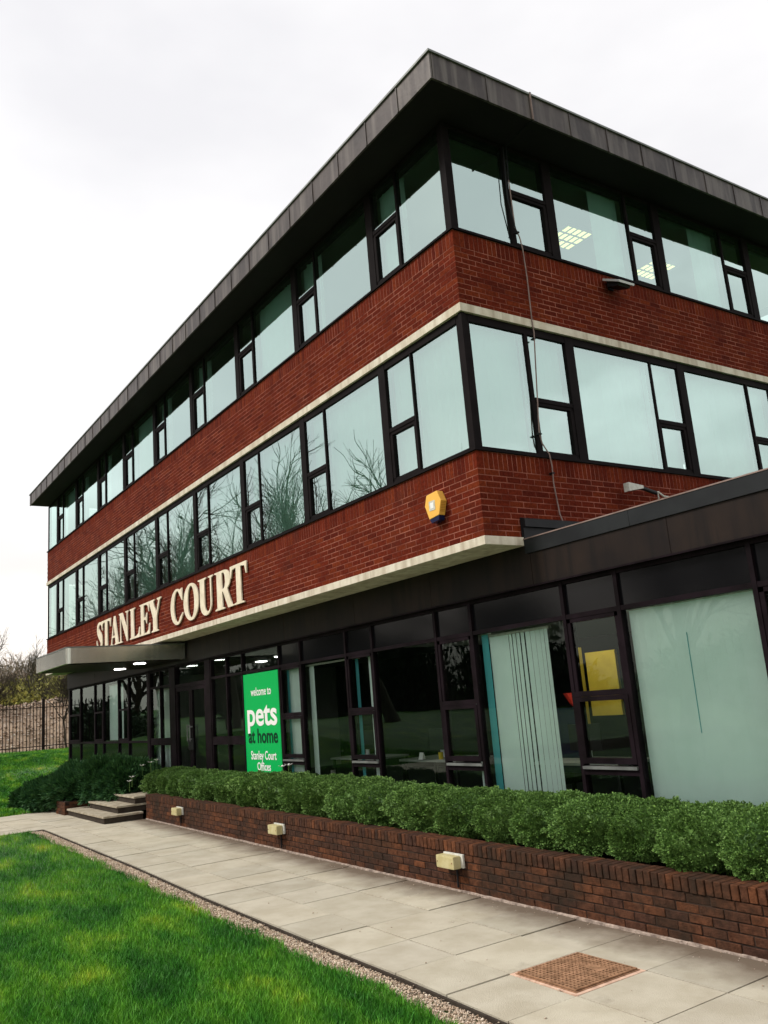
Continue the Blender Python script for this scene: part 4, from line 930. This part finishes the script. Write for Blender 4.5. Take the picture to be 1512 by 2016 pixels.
balls = []
ex = []
for a, b in zip(cr_x[:-1], cr_x[1:]):
    w = a - b
    if w > 1.25: q = 2
    else: q = 1
    for i in range(q): ex.append((b + w * (i + .5) / q, w / q))
ex.sort(key=lambda t: t[0])
shr = []
for i, (x, w) in enumerate(ex):
    ms = variants[(i * 3) % 4]; y = wally(x) + .65 + random.uniform(-.04, .04)
    t = empty('rounded_shrub', (x, y, .665 + random.uniform(-.015, .015)), words[i] + ' rounded green shrub on the planter wall counting from the entrance steps', 'shrub', 'clipped shrubs along the planter wall')
    s_ = w / .80
    o = bpy.data.objects.new('foliage', ms[0]); COL.objects.link(o); o.parent = t
    o2 = bpy.data.objects.new('branches', ms[1]); COL.objects.link(o2); o2.parent = t
    t.scale = (min(1.5, s_ * 1.24) * (-1 if i % 2 else 1), .98 + random.uniform(-.03, .05), (.80 if x > -1 else .86) * random.uniform(.94, 1.05)); t.rotation_euler = (random.uniform(-.08, .08), random.uniform(-.08, .08), random.uniform(-.15, .15))
# white flowers among the shrubs
def flower(x, y, z, lb):
    t = empty('white_flower', (x, y, z), lb, 'flower', 'white blossoms among the shrubs')
    mb = MB()
    for k in range(5):
        a = k * 2 * PI / 5; mb.v += [(x, y, z), (x + .05 * math.cos(a - .4), y + .05 * math.sin(a - .4), z + .02), (x + .075 * math.cos(a), y + .075 * math.sin(a), z + .03), (x + .05 * math.cos(a + .4), y + .05 * math.sin(a + .4), z + .02)]; nn = len(mb.v) - 4; mb.f.append((nn, nn + 1, nn + 2, nn + 3))
    link('petals', pymesh('petals', mb.v, mb.f, M['flower']), t); MB().tube([(x, y, z), (x, y, z - .2)], .004, 5).build('stem', M['box'], t)
fl_pts = [(-11.45, -.15, 1.12), (-11.55, -.3, 1.07), (-11.35, -.05, 1.16), (-11.65, -.5, .85), (-11.5, -.6, .78), (-5.45, -.02, 1.12), (-5.3, .02, 1.14)]
flb = ['highest white blossom by the steps', 'white blossom just below the highest one by the steps', 'white blossom deepest into the shrub by the steps', 'white blossom low on the shrub beside the steps', 'lowest white blossom on the shrub beside the steps', 'white blossom on the hedge below the green sign', 'second white blossom on the hedge right of the green sign']
for p, l in zip(fl_pts, flb): flower(*p, l)
# dark spreading evergreen left of the steps
jn = empty('spreading_evergreen', (-16.0, -.6, .3), 'dark spreading evergreen bush beside the steps', 'bush')
vs = []; fs = []
def jun(cx, cy, cz, dims, seed, n):
    me = leaf_mesh('tmp', n, dims, seed, M['juniper'], .17, .020, up=.0, amp=.16, zmin=-.6, per=4, spread=.45, droop=(.55, -.2, .28)); v = np.empty(len(me.vertices) * 3); me.vertices.foreach_get('co', v); v = v.reshape(-1, 3) + [cx, cy, cz]
    bpy.data.meshes.remove(me); return v
V = np.concatenate([jun(-13.6, -.02, .66, (.85, .55, .42), 1, 3500), jun(-14.5, -.2, .62, (1.0, .7, .48), 2, 5000), jun(-15.6, -.45, .50, (1.2, .8, .46), 3, 5500), jun(-17.0, -.7, .32, (1.3, .8, .42), 4, 5000), jun(-18.2, -.85, .12, (1.1, .7, .34), 5, 3800)])
link('foliage', npmesh('foliage', V, np.arange(len(V)).reshape(-1, 4), M['juniper']), jn)
for (c, d_) in (((-13.6, -.02, .66), (.8, .5, .38)), ((-14.5, -.2, .6), (.9, .62, .42)), ((-15.6, -.45, .46), (1.1, .7, .4)), ((-17.0, -.7, .28), (1.2, .7, .36)), ((-18.2, -.85, .08), (1.0, .6, .28))):
    o = link('stem_mass', core_mesh('stem_mass', d_, 3, M['juniper'], .08, .84), jn); o.location = c
o = MB().box(-18.6, -14.64, -1.0, .55, -.05, .22).build('planting_bed', M['earth'], None, kind='structure')

# ---------------------------------------------------------------- trees
def branch_tree(seed, h, r0, levels=5, spread=.62, ratio=.72, kids=3, mseg=3, upb=.25, droop=0):
    g = random.Random(seed); trunk = MB(); br = MB()
    def grow(p, d, L, r, lev):
        pts = [p]; rs = [r]; q = p.copy(); dd = d.copy(); ns = mseg if lev < levels - 1 else 2
        for i in range(ns):
            dd = (dd + Vector((g.gauss(0, .16), g.gauss(0, .16), g.gauss(0, .1) + upb * .12 - droop * .1))).normalized(); q = q + dd * (L / ns); pts.append(q.copy()); rs.append(r * (1 - .42 * (i + 1) / ns))
        (trunk if lev == 0 else br).tube(pts, rs, 7 if lev == 0 else (5 if lev == 1 else (4 if lev < 3 else 3)), cap=False)
        if lev >= levels: return
        nk = kids + (1 if g.random() < .5 else 0) + (2 if lev == 0 else 0)
        for k in range(nk):
            t = g.uniform(.35, 1.0) if lev else g.uniform(.45, 1); idx = t * ns; i0 = min(int(idx), ns - 1); f_ = idx - i0; pp = pts[i0].lerp(pts[i0 + 1], f_)
            a = g.uniform(0, 2 * PI); e1 = dd.orthogonal().normalized(); e2 = dd.cross(e1); sp = g.uniform(spread * .6, spread * 1.3)
            nd = (dd * math.cos(sp) + (e1 * math.cos(a) + e2 * math.sin(a)) * math.sin(sp) + Vector((0, 0, upb * .3))).normalized()
            grow(pp, nd, L * ratio * g.uniform(.75, 1.15), max(r * .5 * g.uniform(.75, 1.1), .010), lev + 1)
        grow(q, dd, L * ratio, r * .56, lev + 1)
    grow(Vector((0, 0, -.1)), Vector((0, 0, 1)), h * .30, r0, 0)
    return trunk, br
TV = []
for i, (sd_, lv, m) in enumerate(((3, 5, 'barkg'), (8, 5, 'barkg'), (21, 5, 'bark'))):
    tk, br = branch_tree(sd_, 15, .28, lv, kids=3)
    TV.append((pymesh('trunk', tk.v, tk.f, M[m], True), pymesh('branches', br.v, br.f, M[m])))
def bare_tree(i, x, y, sc, rot, lb, z=None, grp='bare trees'):
    t = empty('bare_tree', (x, y, gz(x, y) if z is None else z), lb, 'tree', grp)
    for nm, me in zip(('trunk', 'crown'), TV[i % 3]):
        o = bpy.data.objects.new(nm, me); COL.objects.link(o); o.parent = t
    t.scale = (sc, sc, sc); t.rotation_euler = (0, 0, rot); return t
refl = [(0, -38, -11, 1.0, .3), (1, -47, -16, 1.1, 2.0), (2, -60, -13, .95, 4.1), (1, -31, -18, 1.12, 1.0), (0, -24, -20, 1.1, 2.6), (2, -72, -20, 1.1, .9), (2, -16, -22, 1.05, 5.5), (1, -9, -27, .85, 1.2)]
rl = ['with the stoutest trunk', 'standing behind the stoutest one', 'with a forked crown', 'mirrored beside the STANLEY letters', 'mirrored above the COURT letters', 'far back and tall', 'farthest but one', 'half hidden in the group', 'small with thin twigs', 'farthest of all', 'smallest of the group']
for (i, x, y, s_, r_), w in zip(refl, rl): bare_tree(i, x, y, s_ * 1.15, r_, 'bare tree mirrored in first floor windows, ' + w, grp='bare trees across the lawn')
bare_tree(2, -44, .9, .55, 1.1, 'bare tree with thin branches at the left edge of the picture')
bare_tree(1, -56, 7.2, .62, 2.4, 'thin bare treetop showing beside the end of the building')
# twiggy clumps beyond the railings
def twig_cloud(name, n, dims, seed, m, l, w, lift=0):
    g = np.random.default_rng(seed); d = g.normal(0, 1, (n, 3)); d /= np.linalg.norm(d, axis=1)[:, None]
    rr = g.random(n) ** .45 * bumpy(d, seed, .12); c = d * rr[:, None] * np.array(dims); c[:, 2] = np.abs(c[:, 2] + .25 * dims[2]) 
    dr = d * .6 + g.normal(0, .6, (n, 3)) + [0, 0, .5]; dr /= np.linalg.norm(dr, axis=1)[:, None]; s2 = np.cross(dr, g.normal(0, 1, (n, 3))); s2 /= np.linalg.norm(s2, axis=1)[:, None]
    L_ = l * g.uniform(.5, 1.5, n)[:, None]; V = np.stack([c, c + dr * L_ * .5 + s2 * w, c + dr * L_, c + dr * L_ * .5 - s2 * w], 1).reshape(-1, 3)
    return npmesh(name, V, np.arange(len(V)).reshape(-1, 4), m)
TW = [twig_cloud('crown', 9000, (3.2, 3.2, 3.4), 11, M['bud'], .34, .06), twig_cloud('crown', 9000, (3.0, 3.0, 3.8), 12, M['twig'], .5, .03), twig_cloud('crown', 7000, (3.6, 3.6, 2.6), 13, M['bud'], .30, .07)]
stemm = []
for sd_ in (31, 32):
    a_, b_ = branch_tree(sd_, 5.5, .09, 4, kids=3, spread=.5); k = len(a_.v); a_.v += b_.v; a_.f += [tuple(q + k for q in f_) for f_ in b_.f]; stemm.append(pymesh('stems', a_.v, a_.f, M['stem']))
thick = [(0, -62, 9.0, 1.0, 'greenish budding thicket tree left of the building end'), (1, -66, 5.0, 1.1, 'brown leafless thicket tree at the left edge'), (1, -70, 8.0, 1.25, 'taller brown thicket tree behind the rubble heap'), (2, -58, 11.5, .95, 'low budding bush over the top of the rubble heap'),
         (0, -64, 12.5, 1.05, 'greenish thicket tree hard against the building corner'), (1, -75, 12, 1.2, 'brown twiggy tree rising behind the green thicket'), (2, -58, 6.0, 1.05, 'low olive bush behind the railings'), (0, -60, 9.5, .85, 'yellow green bush just over the heap'), (1, -68, 2.0, 1.2, 'brown twiggy tree beyond the left edge'), (0, -70, 16, 1.1, 'budding tree hidden behind the building end')]
for (i, x, y, s_, lb) in thick:
    t = empty('thicket_tree', (x, y, gz(x, y)), lb, 'tree', 'thicket beyond the railings')
    o = bpy.data.objects.new('crown', TW[i]); COL.objects.link(o); o.parent = t; o.location = (0, 0, 1.3)
    o = bpy.data.objects.new('stems', stemm[i % 2]); COL.objects.link(o); o.parent = t
    t.scale = (s_, s_, s_ * .92); t.rotation_euler = (0, 0, x)
# bare bush in front of heap
a_, b_ = branch_tree(77, 6.5, .07, 5, kids=3, spread=.75, ratio=.74)
bb = empty('bare_bush', (-38.5, 4.6, gz(-38.5, 4.6)), 'leaning leafless bush behind the railings by the building end', 'bush'); link('stem', pymesh('stem', a_.v, a_.f, M['bark']), None).parent = bb; link('crown', pymesh('crown', b_.v, b_.f, M['bark']), None).parent = bb
bb.rotation_euler = (.0, -.35, 0); bb.scale = (.8, .8, .8)
# heap of rubble
def heap():
    xs = np.linspace(-58, -39.5, 60); ys = np.linspace(-3, 26, 110); g = np.random.default_rng(5); v = []
    for y in ys:
        top = 2.35 + .45 * (1 / (1 + math.exp(-(y - 2.6) * .9))) + .12 * math.sin(y * 1.3)
        for x in xs:
            t = min(1, max(0, (-40.2 - x) / 4.2)); t2 = min(1, max(0, (x + 58) / 6)); v.append((x, y, .7 + top * (t ** .75) * t2 + (g.normal(0, .05) + .10 * math.sin(x * 2.7 + 2 * math.sin(y * 1.9)) * math.sin(y * 3.1 + x)) * (t > 0)))
    v = np.array(v); idx = np.arange(len(v)).reshape(len(ys), len(xs)); f = np.stack([idx[:-1, :-1], idx[:-1, 1:], idx[1:, 1:], idx[1:, :-1]], -1).reshape(-1, 4)
    h = empty('rubble_heap', (-46, 5, .7), 'long heap of brown earth and rubble behind the railings', 'heap'); link('earth', npmesh('earth', v, f, M['heap'], False), h)
    n = 26000; i = g.integers(0, len(v), n); p = v[i] + np.stack([g.normal(0, .2, n), g.normal(0, .25, n), np.full(n, .02)], 1); p = p[(p[:, 0] > -47)]
    o = rocks(len(p), p, .03, .11, M['rubble'], 'loose_stone', .8, kind='stuff'); o.parent = h; o.matrix_parent_inverse = Matrix.Translation(-h.location)
heap()
# railings
fe = empty('railings', (-36, 3, .8), 'tall dark vertical bar railings on top of the grass bank', 'fence')
zb = lambda y: gz(-36, y)
y = 2.94 - 56 * .148; k = 0; pale_me = MB().box(-.012, .012, -.017, .017, 0, 2.22).prism([(-.017, 2.22), (.017, 2.22), (0, 2.31)], 0, -.012, .012); pale_m = pymesh('pale', pale_me.v, pale_me.f, M['fence'])
post_m = pymesh('post', MB().box(-.05, .05, -.06, .06, 0, 2.42).v, BF, M['fence'])
while y < 9.5:
    o = bpy.data.objects.new('post' if k % 14 == 0 else 'pale', post_m if k % 14 == 0 else pale_m); COL.objects.link(o); o.location = (-36 - .02 + 36, y - 3, zb(y) - .8); o.parent = fe
    if k % 14 and random.random() < .15: o.rotation_euler = (R(random.uniform(-1, 1)), 0, 0)
    y += .148; k += 1
for dz in (.25, 2.02):
    MB().tube([(-35.97, yy_, zb(yy_) + dz) for yy_ in np.arange(-6, 9.6, 1)], .02, 5).build('rail', M['fence'], fe)
# dark evergreen belt across the lawn (seen in the ground floor glass)
EV = [twig_cloud('crown', 7000, (4.2, 3.0, 3.0), 61, M['ever'], .5, .09), twig_cloud('crown', 7000, (3.6, 3.2, 3.6), 62, M['ever'], .5, .09)]
ek = ['bushy evergreen across the lawn, %s from the photographer\'s side' % w for w in words]
k = 0
EP = [(x, -36 + 5 * math.sin(x * .31)) for x in np.arange(10, -104, -6.2)] + [(-54, -9.5), (-63, -12), (-72, -11), (-83, -15), (-96, -13)]
for x, y in EP:
    t = empty('evergreen_tree', (x, y, 0), ek[k], 'tree', 'evergreen belt across the lawn')
    o = bpy.data.objects.new('crown', EV[k % 2]); COL.objects.link(o); o.parent = t; o.location = (0, 0, .3)
    o = bpy.data.objects.new('trunk', TV[0][0]); COL.objects.link(o); o.parent = t; o.scale = (.5, .5, .5)
    c_ = bpy.data.objects.new('inner_foliage', None) if False else None
    s_ = random.uniform(.9, 1.2); t.scale = (s_ * 1.05, s_, s_ * random.uniform(.75, 1.05) * (.85 if y > -25 else (2.0 if x < -34 else 1))); t.rotation_euler = (0, 0, random.uniform(-.4, .4)); k += 1
